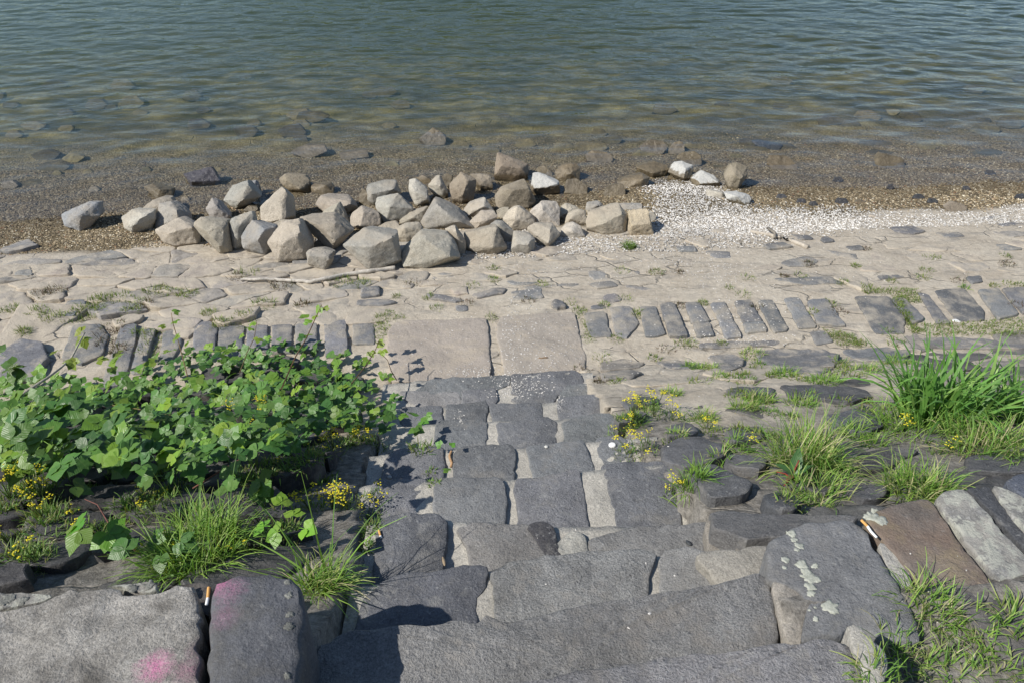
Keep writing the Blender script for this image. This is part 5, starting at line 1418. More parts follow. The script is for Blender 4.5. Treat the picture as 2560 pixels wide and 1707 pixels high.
def build_shells():
    pos, size, cols = [], [], []
    spots = [((1310, 760), 40, 130, 120), ((1350, 890), 130, 40, 130), ((1200, 930), 170, 14, 150), ((1300, 965), 90, 22, 160), ((1270, 985), 70, 14, 90),
             ((1100, 850), 180, 90, 50), ((1350, 830), 110, 80, 90), ((1840, 790), 150, 60, 220), ((1800, 690), 120, 40, 200), ((1700, 640), 90, 40, 160), ((1860, 850), 160, 16, 160),
             ((1700, 650), 260, 60, 300), ((1900, 610), 260, 40, 160), ((1250, 660), 160, 30, 120), ((1450, 680), 260, 60, 140), ((1100, 720), 250, 60, 80), ((300, 650), 260, 30, 70), ((1280, 830), 22, 90, 140), ((1150, 1040), 12, 26, 40),
             ((1400, 1010), 14, 20, 40), ((2050, 700), 350, 80, 120), ((1350, 1150), 280, 130, 9), ((1500, 1450), 350, 130, 9), ((2350, 1480), 150, 120, 10), ((1700, 900), 260, 60, 60), ((1300, 935), 140, 30, 110)]
    for (cx, cy), rx, ry, n in spots:
        for _ in range(int(n * .95)):
            px, py = random.gauss(cx, rx * .5), random.gauss(cy, ry * .5)
            loc, nor, ob = seen(px, py)
            if ob is None or ob.name.startswith('rock') or nor.z < .6:
                continue
            pos.append((loc.x, loc.y, loc.z + .001)); size.append(random.uniform(.004, .012) * (.7 if py > 1000 else 1))
            k = random.uniform(.34, .66); cols.append((k, k * .96, k * .9))
    pebbles('shell_fragments', np.array(pos), np.array(size), np.array(cols), 'tiny white shell fragments scattered over paving, slabs and steps')
build_shells()

# ------------------------------------------------------------------ vegetation
GS = .66
def blades(n, base, rad, L, wd, lean, bend, cols, seg=4, dirbias=None, gz=None):
    """n grass blades around base -> arrays"""
    V, Fc, C = [], [], []
    for i in range(int(n * 1.35) if n > 20 else n):
        a = random.uniform(0, 6.283); r = 1.05 * rad * math.sqrt(random.random())
        bx, by = base[0] + r * math.cos(a), base[1] + r * math.sin(a)
        bz = base[2] if gz is None else gz(bx, by)
        az = a + random.gauss(0, 1.3)
        if dirbias is not None and random.random() < .5:
            az = dirbias + random.gauss(0, .5)
        l = random.uniform(*L) * GS; w = wd * random.uniform(.45, .95)
        th = abs(random.gauss(0, lean)) + .25 * lean * (r / max(rad, 1e-3))
        cu = bend * random.uniform(.2, 2.1)
        dx, dy = math.cos(az), math.sin(az)
        sx, sy = -dy, dx
        k0 = len(V)
        x = h = 0.0
        col = random.choice(cols); cv = random.uniform(.75, 1.25)
        tw = random.uniform(-.5, .5)
        for k in range(seg + 1):
            t = k / seg
            ww = w * (1 - t ** 1.6) * (.55 + .45 * min(1, t * 4)) + .0004
            ex, ey = sx * math.cos(tw) , sy * math.cos(tw)
            ez = math.sin(tw)
            px, py, pz = bx + dx * x, by + dy * x, bz + h - .006
            V.append((px - ex * ww, py - ey * ww, pz - ez * ww)); V.append((px + ex * ww, py + ey * ww, pz + ez * ww))
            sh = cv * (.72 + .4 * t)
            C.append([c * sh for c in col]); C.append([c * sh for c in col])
            ang = th + cu * t * t * 1.4
            st = l / seg
            x += math.sin(ang) * st; h += math.cos(ang) * st
        for k in range(seg):
            q = k0 + 2 * k
            Fc.append((q, q + 1, q + 3, q + 2))
    return V, Fc, C

def join(parts):
    V, Fc, C = [], [], []
    for v, f, c in parts:
        o = len(V)
        V += v; C += c
        Fc += [tuple(o + i for i in q) for q in f]
    return V, Fc, C

def offset(V, o):
    return np.array(V) - np.array(o)

GRN = [(.20, .35, .06), (.26, .41, .075), (.155, .30, .05), (.31, .40, .12), (.13, .26, .05)]
YEL = GRN + [(.36, .42, .14), (.46, .42, .24)]
REED = [(.14, .30, .065), (.18, .36, .08), (.11, .25, .055), (.24, .39, .10)]
MAT = [(.16, .24, .05), (.20, .27, .06), (.12, .19, .04), (.25, .26, .09)]
WEED = [(.14, .25, .05), (.19, .29, .065), (.10, .20, .045), (.25, .26, .10)]

def tuft(label, px, py, rad, n, L, wd, lean, bend, cols, group=None, name='grass_tuft', dirbias=None, extra=None, seg=4, cat='grass'):
    loc, nor, ob = seen(px, py)
    base = (loc.x, loc.y, loc.z)
    def gz(x, y):
        q, _, oo = drop(x, y)
        return q.z if (oo is not None and abs(q.z - base[2]) < .12) else base[2] - .02
    parts = [blades(n, base, rad, L, wd, lean, bend, cols, seg, dirbias, gz if n > 24 else None)]
    if extra:
        parts += extra(base)
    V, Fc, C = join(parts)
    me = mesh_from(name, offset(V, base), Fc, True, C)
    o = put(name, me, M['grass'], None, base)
    tag(o, label, cat, group)
    return o

def stalks(base, n, L, lean, cols, rad):
    return [blades(n, base, rad, L, .0022, lean, .25, cols, 6)]

# big clumps
tuft('tall broad-bladed reed clump on the bank above the turf strip', 2345, 1050, .15, 170, (.28, .76), .0125, .50, .95, REED, name='reed_clump', seg=5, cat='reeds')
tuft('leafy reed clump at the bank edge beside the tallest reeds', 2520, 1040, .13, 95, (.24, .58), .0105, .55, .95, REED, name='reed_clump', seg=5, cat='reeds')
tuft('fine grass skirt growing under the tallest reeds', 2290, 1075, .17, 260, (.10, .26), .0028, .8, .9, GRN, seg=4)
tuft('dense fine grass clump below the leafy reeds', 2480, 1130, .17, 380, (.12, .30), .0028, .75, .9, YEL, seg=4)
tuft('spreading grass clump with a red-stalked weed at its foot', 2010, 1160, .115, 380, (.16, .44), .0030, .75, .9, YEL, extra=lambda b: stalks(b, 4, (.36, .5), .3, GRN, .06))
tuft('smaller grass skirt on the near side of the red-stalked weed', 2045, 1225, .10, 160, (.08, .20), .0028, .85, .9, YEL)
tuft('low spreading straw-green clump above the white-mottled coping', 2290, 1225, .095, 360, (.10, .26), .0028, .85, .9, YEL, extra=lambda b: stalks(b, 3, (.25, .36), .3, YEL, .05))
tuft('bright grass clump behind the concrete coping slab', 500, 1405, .13, 520, (.12, .30), .0028, .65, .9, GRN, extra=lambda b: stalks(b, 14, (.34, .56), .35, GRN, .12))
tuft('fine drooping grass tuft between the dark coping block and the steps', 805, 1470, .055, 230, (.10, .24), .0024, .75, 1.0, YEL, dirbias=-.1, extra=lambda b: [blades(16, b, .04, (.32, .62), .0034, .9, .5, GRN, 5, 0.05)])
tuft('upright grass tuft beside the block step and bank stone', 1730, 1215, .045, 110, (.07, .17), .0026, .65, .8, GRN, extra=lambda b: stalks(b, 3, (.16, .24), .3, GRN, .03))
for px, py, n, L in [(2345, 1545, 70, (.06, .16)), (2440, 1620, 60, (.04, .11)), (2280, 1660, 70, (.05, .13)), (2540, 1560, 70, (.06, .15)), (2300, 1500, 40, (.10, .19)), (2420, 1560, 40, (.04, .10)), (2500, 1670, 50, (.04, .10)), (2380, 1670, 60, (.04, .10)), (2200, 1700, 60, (.05, .13)), (2240, 1620, 30, (.05, .12))]:
    tuft('grass tuft in the gritty joint beside the brown coping block', px, py, .05, int(n * 1.3), L, .0021, .85, .9, YEL, 'grass tufts around the flat coping')
# medium tufts on the bank
for px, py, r, n, L in [(2130, 1085, .05, 90, (.06, .14)), (1860, 1020, .06, 130, (.05, .12)), (1760, 1050, .05, 110, (.06, .14)), (1680, 985, .05, 90, (.05, .10)), (1900, 1000, .07, 150, (.05, .13)),
                        (2060, 955, .09, 200, (.05, .12)), (1960, 935, .06, 120, (.05, .11)), (2160, 925, .09, 170, (.04, .10)), (2250, 905, .08, 130, (.04, .09)), (1770, 920, .06, 120, (.03, .08)), (1730, 915, .05, 100, (.04, .08)), (1880, 890, .07, 140, (.04, .08)),
                        (1800, 940, .05, 90, (.03, .07)), (1840, 1120, .05, 70, (.05, .11)), (1620, 1020, .05, 80, (.04, .09)), (1590, 1045, .05, 80, (.04, .09)), (2180, 1110, .05, 80, (.06, .13)), (2000, 1010, .07, 130, (.05, .11)), (1800, 1145, .04, 50, (.05, .10)), (1690, 1085, .05, 70, (.03, .08)), (1560, 1050, .05, 70, (.03, .06)), (2420, 1000, .08, 150, (.06, .16)), (2100, 1180, .06, 80, (.05, .12)), (1980, 1250, .05, 70, (.03, .07)), (2040, 1260, .05, 70, (.03, .07))]:
    tuft('small green grass tuft rooted between the grassy bank stones', px, py, r, n, L, .0026, .7, .8, YEL if random.random() < .5 else GRN, 'grass tufts on the grassy bank')
for px, py, r, n, L in [(640, 1180, .09, 200, (.03, .09)), (760, 1150, .08, 180, (.03, .08)), (860, 1110, .07, 140, (.03, .08)), (940, 1130, .04, 90, (.03, .09)), (1050, 1120, .05, 90, (.03, .08)), (400, 1190, .08, 160, (.04, .09)), (330, 1260, .08, 150, (.04, .10)), (120, 1290, .08, 150, (.05, .10)),
                        (40, 1250, .08, 150, (.05, .12)), (40, 1400, .08, 170, (.05, .12)), (250, 1340, .06, 120, (.04, .10)), (700, 1330, .06, 110, (.04, .09)), (620, 1350, .06, 110, (.04, .10)), (930, 1320, .03, 90, (.03, .08)), (915, 1370, .02, 60, (.03, .06)), (1085, 1205, .022, 50, (.02, .05)), (1075, 1180, .02, 30, (.02, .05))]:
    tuft('small leafy weed growing between the bramble bank stones', px, py, r, n, L, .0034, .9, .6, WEED, 'weeds on the bramble bank', name='weed', cat='weed')
GB = [(1700, 960), (1900, 900), (2150, 890), (2330, 930), (2330, 1020), (2150, 1100), (1900, 1110), (1760, 1080)]
cnt = 0
while cnt < 34:
    px, py = random.uniform(1700, 2330), random.uniform(890, 1110)
    if not inside(GB, px, py):
        continue
    cnt += 1
    tuft('low clump of weeds hugging the stones of the grassy bank', px, py, random.uniform(.03, .07), random.randint(40, 90), (.02, .07), .0036, .9, .6, WEED if random.random() < .6 else MAT, 'low weeds on the grassy bank', name='weed', cat='weed', seg=3)
LB = [(0, 1150), (300, 1170), (600, 1180), (840, 1130), (850, 1220), (650, 1300), (300, 1330), (0, 1420)]
cnt = 0
while cnt < 26:
    px, py = random.uniform(0, 850), random.uniform(1130, 1420)
    if not inside(LB, px, py):
        continue
    cnt += 1
    tuft('low clump of weeds under the edge of the brambles', px, py, random.uniform(.03, .07), random.randint(40, 90), (.02, .08), .0040, .9, .6, WEED, 'low weeds under the brambles', name='weed', cat='weed', seg=3)
# turf and weeds in the joints of the lower paving
def mat_turf(label, poly, n, L, cols=MAT, wd=.0022):
    P = np.array(poly)
    parts = []
    base = None
    cnt = 0
    while cnt < n:
        px, py = random.uniform(P[:, 0].min(), P[:, 0].max()), random.uniform(P[:, 1].min(), P[:, 1].max())
        if not inside(poly, px, py):
            continue
        cnt += 1
        loc, nor, ob = seen(px, py)
        if base is None:
            base = (loc.x, loc.y, loc.z)
        parts.append(blades(7, (loc.x, loc.y, loc.z), .018, L, wd, .8, .6, cols, 3))
    V, Fc, C = join(parts)
    o = put('turf_mat', mesh_from('turf_mat', offset(V, base), Fc, True, C), M['grass'], None, base)
    return tag(o, label, 'grass')
mat_turf('low turf mat spreading over the far end of the big dark kerb stone', P3([(1380, 490), (1500, 515), (1720, 530), (1750, 605), (1680, 610), (1560, 565), (1420, 548)]), 260, (.02, .045))
mat_turf('turf strip along the side of the big dark kerb stone', P3([(1570, 572), (1640, 600), (1700, 720), (1760, 770), (1690, 790), (1630, 660)]), 180, (.02, .045))
mat_turf('turf wedge on the sand below the short kerb stones', P3([(1170, 766), (1300, 782), (1460, 850), (1400, 862), (1250, 850), (1210, 812)]), 170, (.02, .05))
mat_turf('long turf strip running behind the tall reeds', P3([(1750, 730), (2000, 715), (2400, 690), (2400, 800), (2000, 800), (1760, 800)]), 420, (.02, .05))
mat_turf('turf corner beside the pale landing slab', P2([(105, 540), (200, 520), (340, 560), (290, 585), (235, 600), (195, 660), (180, 740), (105, 720)]), 150, (.015, .04))
mat_turf('turf in the joint between the second slab and the kerb stones', P2([(1570, 510), (1620, 500), (1690, 680), (1730, 750), (1650, 760), (1640, 640)]), 90, (.015, .035))
small_px = [(1085, 375, P3), (340, 850, P3), (700, 560, P3), (780, 640, P3), (330, 625, P3), (80, 660, P3), (460, 610, P3), (720, 460, P3), (940, 450, P3), (1040, 452, P3), (620, 520, P3), (330, 430, P3), (190, 430, P3), (1360, 390, P3), (1780, 415, P3), (1810, 340, P3), (2250, 330, P3), (2255, 382, P3), (1575, 480, P3), (1280, 488, P3), (1430, 292, P3), (2260, 500, P3), (2170, 508, P3), (1960, 480, P3), (2310, 620, P3), (2330, 500, P3), (1750, 455, P3), (1220, 615, P3), (1260, 660, P3), (1110, 660, P3), (570, 840, P3), (390, 845, P3), (250, 880, P3), (1560, 790, P3), (1600, 840, P3),
            (1100, 320, P1), (1780, 380, P1), (240, 320, P1), (330, 300, P1), (640, 345, P1), (560, 360, P1), (700, 340, P1), (900, 300, P1), (960, 310, P1), (860, 400, P1), (820, 380, P1), (500, 430, P1), (430, 450, P1), (760, 420, P1), (540, 410, P1), (1080, 325, P1), (300, 450, P1), (60, 410, P1), (140, 540, P1), (640, 560, P1), (630, 620, P1), (660, 520, P1), (820, 560, P1), (900, 560, P1), (880, 640, P1), (220, 420, P1), (1230, 430, P1), (1290, 490, P1), (1430, 460, P1), (1550, 380, P1), (1660, 270, P1), (1450, 190, P1), (1400, 220, P1), (2000, 255, P1), (2120, 262, P1), (700, 640, P1),
            (380, 320, P2), (830, 345, P2), (780, 470, P2), (500, 430, P2), (980, 290, P2), (980, 210, P2), (1340, 330, P2), (1240, 450, P2), (1920, 230, P2), (2180, 240, P2), (1950, 435, P2), (1550, 460, P2), (960, 575, P2), (1790, 480, P2), (1620, 530, P2), (2040, 560, P2), (1780, 870, P2), (1620, 960, P2), (1880, 730, P2), (2160, 870, P2), (1760, 1040, P2), (1900, 1040, P2), (270, 420, P2), (560, 500, P2)]
for zx, zy, fr in small_px:
    px, py = fr([(zx, zy)])[0]
    rd = random.random()
    if px < 960:
        lab = 'tiny weed between the kerb stones and slabs behind the brambles' if py > 750 else 'tiny weed in a crack of the tight flagstones below the rock heap'
    elif px < 1450:
        lab = 'tiny weed on the paving around the two landing slabs'
    elif py < 700:
        lab = 'tiny weed on the smooth mud sheet below the white gravel'
    elif py < 830:
        lab = 'tiny weed between the upright kerb stones running towards the reeds'
    else:
        lab = 'tiny weed at the muddy foot of the grassy bank'
    k_ = 1.8 if px < 960 else 1.25
    tuft(lab, px, py, random.uniform(.025, .055) * k_, int(random.randint(40, 70) * k_), (.018, .045 * k_), .0030, .85, .5,
         MAT if rd < .7 else [(.10, .07, .045), (.14, .09, .06), (.12, .13, .05)], lab.replace('tiny weed', 'weeds'), name='weed', cat='weed', seg=3)
tuft('lone green plant growing in the white gravel before the tan boulder', 1573, 620, .05, 150, (.05, .11), .0040, .6, .5, [(.17, .27, .07), (.22, .32, .10), (.13, .21, .05)], name='weed', cat='weed')
tuft('single tall grass stem rising from the low paving turf', 2410, 720, .03, 40, (.04, .09), .0026, .7, .8, GRN, extra=lambda b: stalks(b, 1, (.24, .26), .04, GRN, .005))

# yellow-flowered plants
def tube(pts, r0, r1, col, sides=5):
    V, Fc, C = [], [], []
    P = [Vector(p) for p in pts]
    for i, p in enumerate(P):
        d = (P[min(i + 1, len(P) - 1)] - P[max(i - 1, 0)]).normalized()
        a = d.orthogonal().normalized(); b2 = d.cross(a)
        r = r0 + (r1 - r0) * i / max(1, len(P) - 1)
        for k in range(sides):
            t = 6.283 * k / sides
            V.append(tuple(p + a * (r * math.cos(t)) + b2 * (r * math.sin(t)))); C.append(col)
    for i in range(len(P) - 1):
        for k in range(sides):
            Fc.append((i * sides + k, i * sides + (k + 1) % sides, (i + 1) * sides + (k + 1) % sides, (i + 1) * sides + k))
    V.append(tuple(P[-1])); C.append(col)
    e = len(V) - 1; o = (len(P) - 1) * sides
    for k in range(sides):
        Fc.append((o + k, o + (k + 1) % sides, e))
    return V, Fc, C

def flower_plant(label, px, py, heads, h, spread, group, nleaf=60):
    loc, nor, ob = seen(px, py)
    base = Vector(loc)
    root = empty('yellow_flower_plant', base)
    tag(root, label, 'flowers', group)
    st, fl = [], []
    for i in range(heads):
        a = random.uniform(0, 6.283); r = spread * math.sqrt(random.random())
        hh = h * random.uniform(.6, 1.1)
        tip = Vector((r * math.cos(a), r * math.sin(a), hh))
        mid = Vector((tip.x * .35, tip.y * .35, hh * .55))
        st.append(tube([Vector((0, 0, -.01)), mid, tip], .0016, .0008, (.10, .15, .04), 4))
        for k in range(random.randint(7, 13)):
            q = tip + Vector((random.gauss(0, .009), random.gauss(0, .009), random.gauss(0, .006)))
            s = random.uniform(.0028, .0050)
            y = random.uniform(.75, 1.0)
            n0 = []
            c = (.82 * y, .74 * y, .045)
            o8 = [(s, 0, 0), (0, s, 0), (-s, 0, 0), (0, -s, 0), (0, 0, s * .6), (0, 0, -s * .6)]
            fl.append(([tuple(q + Vector(p)) for p in o8], [(0, 1, 4), (1, 2, 4), (2, 3, 4), (3, 0, 4), (1, 0, 5), (2, 1, 5), (3, 2, 5), (0, 3, 5)], [c] * 6))
    st.append(blades(nleaf, (0, 0, 0), spread * .9, (.03, h * .7), .0024, .7, .6, WEED, 3))
    V, Fc, C = join(st); put('stem', mesh_from('stem', np.array(V), Fc, True, C), M['grass'], root)
    V, Fc, C = join(fl); put('blossom', mesh_from('blossom', np.array(V), Fc, False, C), M['petal'], root)
    return root
for zx, zy, hd, h in [(180, 480, 9, .16), (120, 560, 5, .12), (300, 450, 8, .15), (400, 470, 5, .12), (150, 660, 4, .08), (250, 640, 5, .10)]:
    px, py = P6([(zx, zy + 40)])[0]
    flower_plant('yellow-flowered sprig at the stair edge on the grassy bank', px, py, hd, h, .07, 'yellow flowers at the grassy stair edge')
for zx, zy, hd in [(600, 560, 3), (1680, 570, 4), (400, 920, 4), (820, 690, 2), (1880, 700, 2)]:
    px, py = P6([(zx, zy)])[0]
    flower_plant('few yellow blossoms among the grass of the grassy bank', px, py, hd, .09, .035, 'scattered blossoms on the grassy bank', 30)
for zx, zy, hd, h in [(180, 1040, 9, .14), (250, 1120, 8, .14), (60, 1080, 7, .14), (230, 1180, 5, .10), (50, 1330, 5, .10), (200, 1430, 3, .08), (420, 1250, 3, .08), (660, 930, 3, .08), (850, 1150, 4, .10), (1340, 1360, 3, .08), (900, 1420, 3, .07), (1560, 900, 4, .10), (2060, 1200, 3, .07), (2070, 1090, 3, .08)]:
    px, py = P4([(zx, zy)])[0]
    flower_plant('yellow-flowered weed among dark stones on the bramble side of the stairway', px, py, hd, h, .06, 'yellow flowers on the bramble bank', 50)
for zx, zy, hd, h in [(1720, 1140, 7, .09), (1850, 1130, 8, .10), (1930, 1140, 8, .10)]:
    px, py = P4([(zx, zy)])[0]
    flower_plant('yellow-flowered plant casting shadow on the bramble side of the steps', px, py, hd, h, .06, 'yellow flowers on the bramble stair edge', 60)
for zx, zy, hd, h in [(1350, 760, 6, .24), (1450, 760, 9, .24), (1850, 800, 7, .10), (1950, 780, 6, .09), (2010, 760, 7, .08), (1780, 820, 4, .10), (1480, 720, 6, .24)]:
    px, py = P4([(zx, zy)])[0]
    flower_plant('yellow flowers poking out between the bramble leaves', px, py, hd, h, .07, 'yellow flowers in the brambles', 50)

# ------------------------------------------------------------------ the bramble
def leaflet(V, Fc, C, UV, org, ax, nrm, L, W, col, fold=.28, droop=.25):
    side = nrm.cross(ax).normalized()
    K = 10
    b0 = len(V)
    prof = [0.0, .50, .80, .96, 1.0, .93, .80, .62, .40, .17, 0.0]
    for k in range(K + 1):
        t = k / K
        c = org + ax * (L * t) - nrm * (droop * L * t * t)
        ser = 1.0 + (.035 if k % 2 else -.035)
        w = W * prof[k] * ser
        up = nrm * (fold * w)
        rip = nrm * (.02 * L * math.sin(k * 2.1))
        for sgn, vv in ((-1, -prof[k]), (0, 0.0), (1, prof[k])):
            p = c if sgn == 0 else c + side * (sgn * w) + up + rip
            V.append(tuple(p)); C.append(col); UV.append((t, vv * .5))
    for k in range(K):
        for j in range(2):
            q = b0 + 3 * k + j
            Fc.append((q, q + 1, q + 4, q + 3))

def leaf_mesh(seed, n=3, col=(.05, .13, .03)):
    random.seed(seed)
    V, Fc, C, UV = [], [], [], []
    L = 1.0
    pet = .45
    v, f, c = tube([Vector((0, 0, 0)), Vector((pet * .5, 0, .05)), Vector((pet, 0, .02))], .018, .014, tuple(x * 1.6 for x in col), 4)
    V += v; Fc += f; C += c; UV += [(0, .5)] * len(v)
    o = Vector((pet, 0, .02))
    angs = {3: [0, 1.25, -1.25], 5: [0, .85, -.85, 1.75, -1.75], 1: [0]}[n]
    for i, a in enumerate(angs):
        a += random.uniform(-.15, .15)
        ax = Vector((math.cos(a), math.sin(a), random.uniform(-.15, .15))).normalized()
        nr = Vector((random.uniform(-.25, .25), random.uniform(-.25, .25), 1))
        nr = (nr - ax * nr.dot(ax)).normalized()
        sc = (1.0 if i == 0 else .82) * random.uniform(.9, 1.1)
        leaflet(V, Fc, C, UV, o, ax, nr, .95 * sc, .40 * sc, tuple(x * random.uniform(.9, 1.1) for x in col), random.uniform(.04, .2), random.uniform(.0, .28))
    return V, Fc, C, UV
LEAFM = []
LEAFRAW = []
for i, n in enumerate([3, 3, 5, 3, 3, 1]):
    V, Fc, C, UV = leaf_mesh(100 + i, n, (.088, .19, .040))
    LEAFRAW.append((np.array(V), Fc, np.array(C), np.array(UV)))
    LEAFM.append(mesh_from('bramble_leaf', V, Fc, True, C, UV))
    LEAFM[-1].materials.append(M['leaf'])
random.seed(21)
bram = empty('bramble_bush', tuple(at_h(500, 1080)))
tag(bram, 'dense green bramble spreading over the bank beside the steps', 'bush')
BP = P4([(-160, 420), (0, 440), (300, 400), (560, 410), (800, 330), (900, 240), (1020, 250), (1300, 260), (1560, 200), (1750, 200), (1900, 170), (2080, 250), (2140, 360), (2200, 460), (2235, 560), (2190, 690), (2000, 650), (1800, 740), (1560, 800), (1300, 860), (1000, 920), (500, 840), (300, 860), (0, 900), (-160, 930)])
leaf_spots = []          # (location, azimuth, tilt normal, size, colour multiplier)
tries = 0
HB = .31
while len(leaf_spots) < 1100 and tries < 20000:
    tries += 1
    px, py = random.uniform(-100, 1030), random.uniform(830, 1190)
    if not inside(BP, px, py):
        continue
    edge = min(1, max(.25, (py - 840) / 160)) * min(1, max(.22, (1000 - px) / 330))
    d = at_h(px, py, HB * random.uniform(.06, 1.12) * edge)
    if d.z < float(H(d.x, d.y)) + .03:
        continue
    big = .5 + .5 * random.random()
    near = min(1, max(0, (py - 850) / 330))
    size = random.uniform(.040, .088) * (.82 + .30 * (1 if px < 350 and py > 1000 else 0))
    if px > 880:
        size *= .8
    t = random.random()
    if px < 420 and py < 1010:
        cm = random.choice([(1.9, 1.35, 1.0), (1.6, 1.45, .9), (1.2, 1.2, 1.0)]) if t < .6 else (1, 1, 1)
    else:
        cm = (1, 1, 1) if t < .48 else ((1.6, 1.35, .9) if t < .74 else ((.62, .74, .85) if t < .93 else (2.1, 1.6, .9)))
    v = random.uniform(.8, 1.25)
    leaf_spots.append((d, random.uniform(0, 6.283), size, tuple(c * v for c in cm), random.gauss(0, .38), random.gauss(0, .38)))
# leaves carried along canes and shoots
canes = [
    (P4([(-140, 620), (0, 555), (130, 490), (260, 410), (340, 350), (395, 300), (470, 160)]), [.16, .22, .27, .31, .34, .36, .46], .009, (.48, .43, .34)),
    (P4([(1480, 480), (1560, 470), (1640, 290), (1700, 190), (1750, 80), (1785, 5)]), [.16, .20, .32, .40, .48, .56], .0042, (.16, .085, .045)),
    (P4([(1040, 400), (1020, 320), (990, 210), (960, 110), (950, 50)]), [.16, .22, .29, .36, .41], .0035, (.16, .11, .05)),
    (P4([(1330, 380), (1370, 270), (1410, 190), (1425, 95)]), [.2, .25, .31, .38], .003, (.15, .10, .05)),
    (P4([(1950, 440), (2030, 340), (2080, 260), (2100, 210)]), [.14, .2, .25, .3], .0035, (.15, .09, .05)),
    (P4([(2200, 420), (2170, 370), (2150, 310), (2120, 280)]), [.02, .12, .2, .24], .003, (.10, .06, .04)),
    (P4([(390, 940), (560, 880), (720, 850), (840, 850)]), [.05, .10, .13, .12], .0040, (.12, .13, .05)),
    (P4([(1070, 1020), (1180, 950), (1330, 860), (1480, 790), (1600, 700)]), [.05, .10, .15, .18, .2], .0035, (.17, .08, .055)),
    (P4([(620, 560), (760, 580), (900, 605), (1000, 625)]), [.24, .26, .26, .24], .0035, (.15, .12, .05)),
    (P4([(780, 1390), (700, 1320), (600, 1210), (540, 1110), (470, 1080)]), [.02, .06, .12, .16, .17], .003, (.17, .075, .06)),
]
for pts, hs, r, col in canes:
    W = [at_h(p[0], p[1], h) for p, h in zip(pts, hs)]
    V, Fc, C = tube([w - Vector(bram.location) for w in W], r, r * .5, col, 6)
    o = put('cane', mesh_from('cane', np.array(V), Fc, True, C), M['bark'], bram)
shoots = [(P4([(1785, 5), (1750, 60), (1720, 120), (1690, 180), (1800, 50), (1700, 90)]), .5, .042, (2.0, 1.5, .9)), (P4([(470, 160), (440, 200), (490, 190), (400, 290), (330, 260), (430, 330), (520, 320), (600, 340)]), .38, .06, (2.3, 1.35, .9)),
          (P4([(950, 50), (970, 90), (930, 120), (960, 190), (1060, 200)]), .38, .045, (1.9, 1.6, 1.0)), (P4([(1425, 95), (1400, 130), (1330, 200), (1440, 180), (1480, 170)]), .34, .042, (2.2, 1.6, 1.0)),
          (P4([(2080, 210), (2120, 240), (2050, 250), (2140, 200)]), .27, .048, (2.2, 1.5, .9)), (P4([(30, 290), (40, 370), (120, 390), (20, 400), (110, 330)]), .36, .08, (1.0, .85, .8)),
          (P4([(60, 740), (110, 720), (30, 700), (180, 720)]), .18, .095, (.9, .85, .9)), (P4([(410, 1240), (560, 1230), (480, 1200)]), .15, .075, (1.3, 1.3, .9)), (P4([(1560, 1140), (1620, 1200), (1500, 1230), (1580, 1250), (1660, 1240)]), .10, .058, (2.2, 1.9, 1.1)),
          (P4([(760, 1330), (820, 1290), (900, 1360), (720, 1400), (960, 1300)]), .08, .062, (.9, 1.0, 1.0)), (P4([(1240, 1020), (1270, 1080), (900, 950), (1420, 950), (1500, 970), (980, 940), (360, 1000)]), .12, .085, (1.0, 1.0, 1.0)),
          (P5([(480, 400), (520, 350), (440, 370), (450, 440), (510, 440)]), .05, .046, (1.3, 1.3, 1.0)), (P4([(640, 260), (600, 340), (560, 330)]), .26, .045, (1.6, .9, .8)), (P5([(650, 560), (690, 570), (700, 730)]), .03, .03, (1.3, 1.4, 1.0))]
extra_spots = []
for pts, h, size, cm in shoots:
    for p in pts:
        d = at_h(p[0], p[1], h * random.uniform(.85, 1.1))
        extra_spots.append((d, random.uniform(0, 6.283), size * random.uniform(.85, 1.15), tuple(c * random.uniform(.85, 1.15) for c in cm), random.gauss(0, .35), random.gauss(0, .35)))
leaf_spots = extra_spots + sorted(leaf_spots, key=lambda q: -q[0].z * 0 - (q[0].z - float(H(q[0].x, q[0].y))))
rest = []
for i, (d, az, size, cm, tx, ty) in enumerate(leaf_spots):
    k = random.choice([0, 1, 2, 3, 4, 0, 1, 3]) if size > .05 else random.choice([0, 3, 4])
    n = Vector((tx - .18, ty - .22, 1)).normalized()                  # blades turn a little to the light
    q = Vector((0, 0, 1)).rotation_difference(n) @ Quaternion((0, 0, 1), az)
    if i < 300:
        o = put('leaf', LEAFM[k], None, bram, color=cm)
        o.location = d - Vector(bram.location)
        o.rotation_mode = 'QUATERNION'; o.rotation_quaternion = q
        o.scale = (size,) * 3
    else:
        rest.append((k, d, q, size, cm))
V, Fc, C, UV = [], [], [], []
for k, d, q, size, cm in rest:
    rv, rf, rc, ru = LEAFRAW[k]
    Rm = np.array(q.to_matrix())
    vv = (rv * size) @ Rm.T + np.array(d - Vector(bram.location))
    off = len(V)
    V.extend(vv.tolist()); Fc.extend([tuple(off + a for a in f) for f in rf]); C.extend((rc * np.array(cm)).tolist()); UV.extend(ru.tolist())
o = put('foliage', mesh_from('foliage', np.array(V), Fc, True, np.array(C), UV), M['leaf'], bram, color=(1, 1, 1))
o['kind'] = 'stuff'

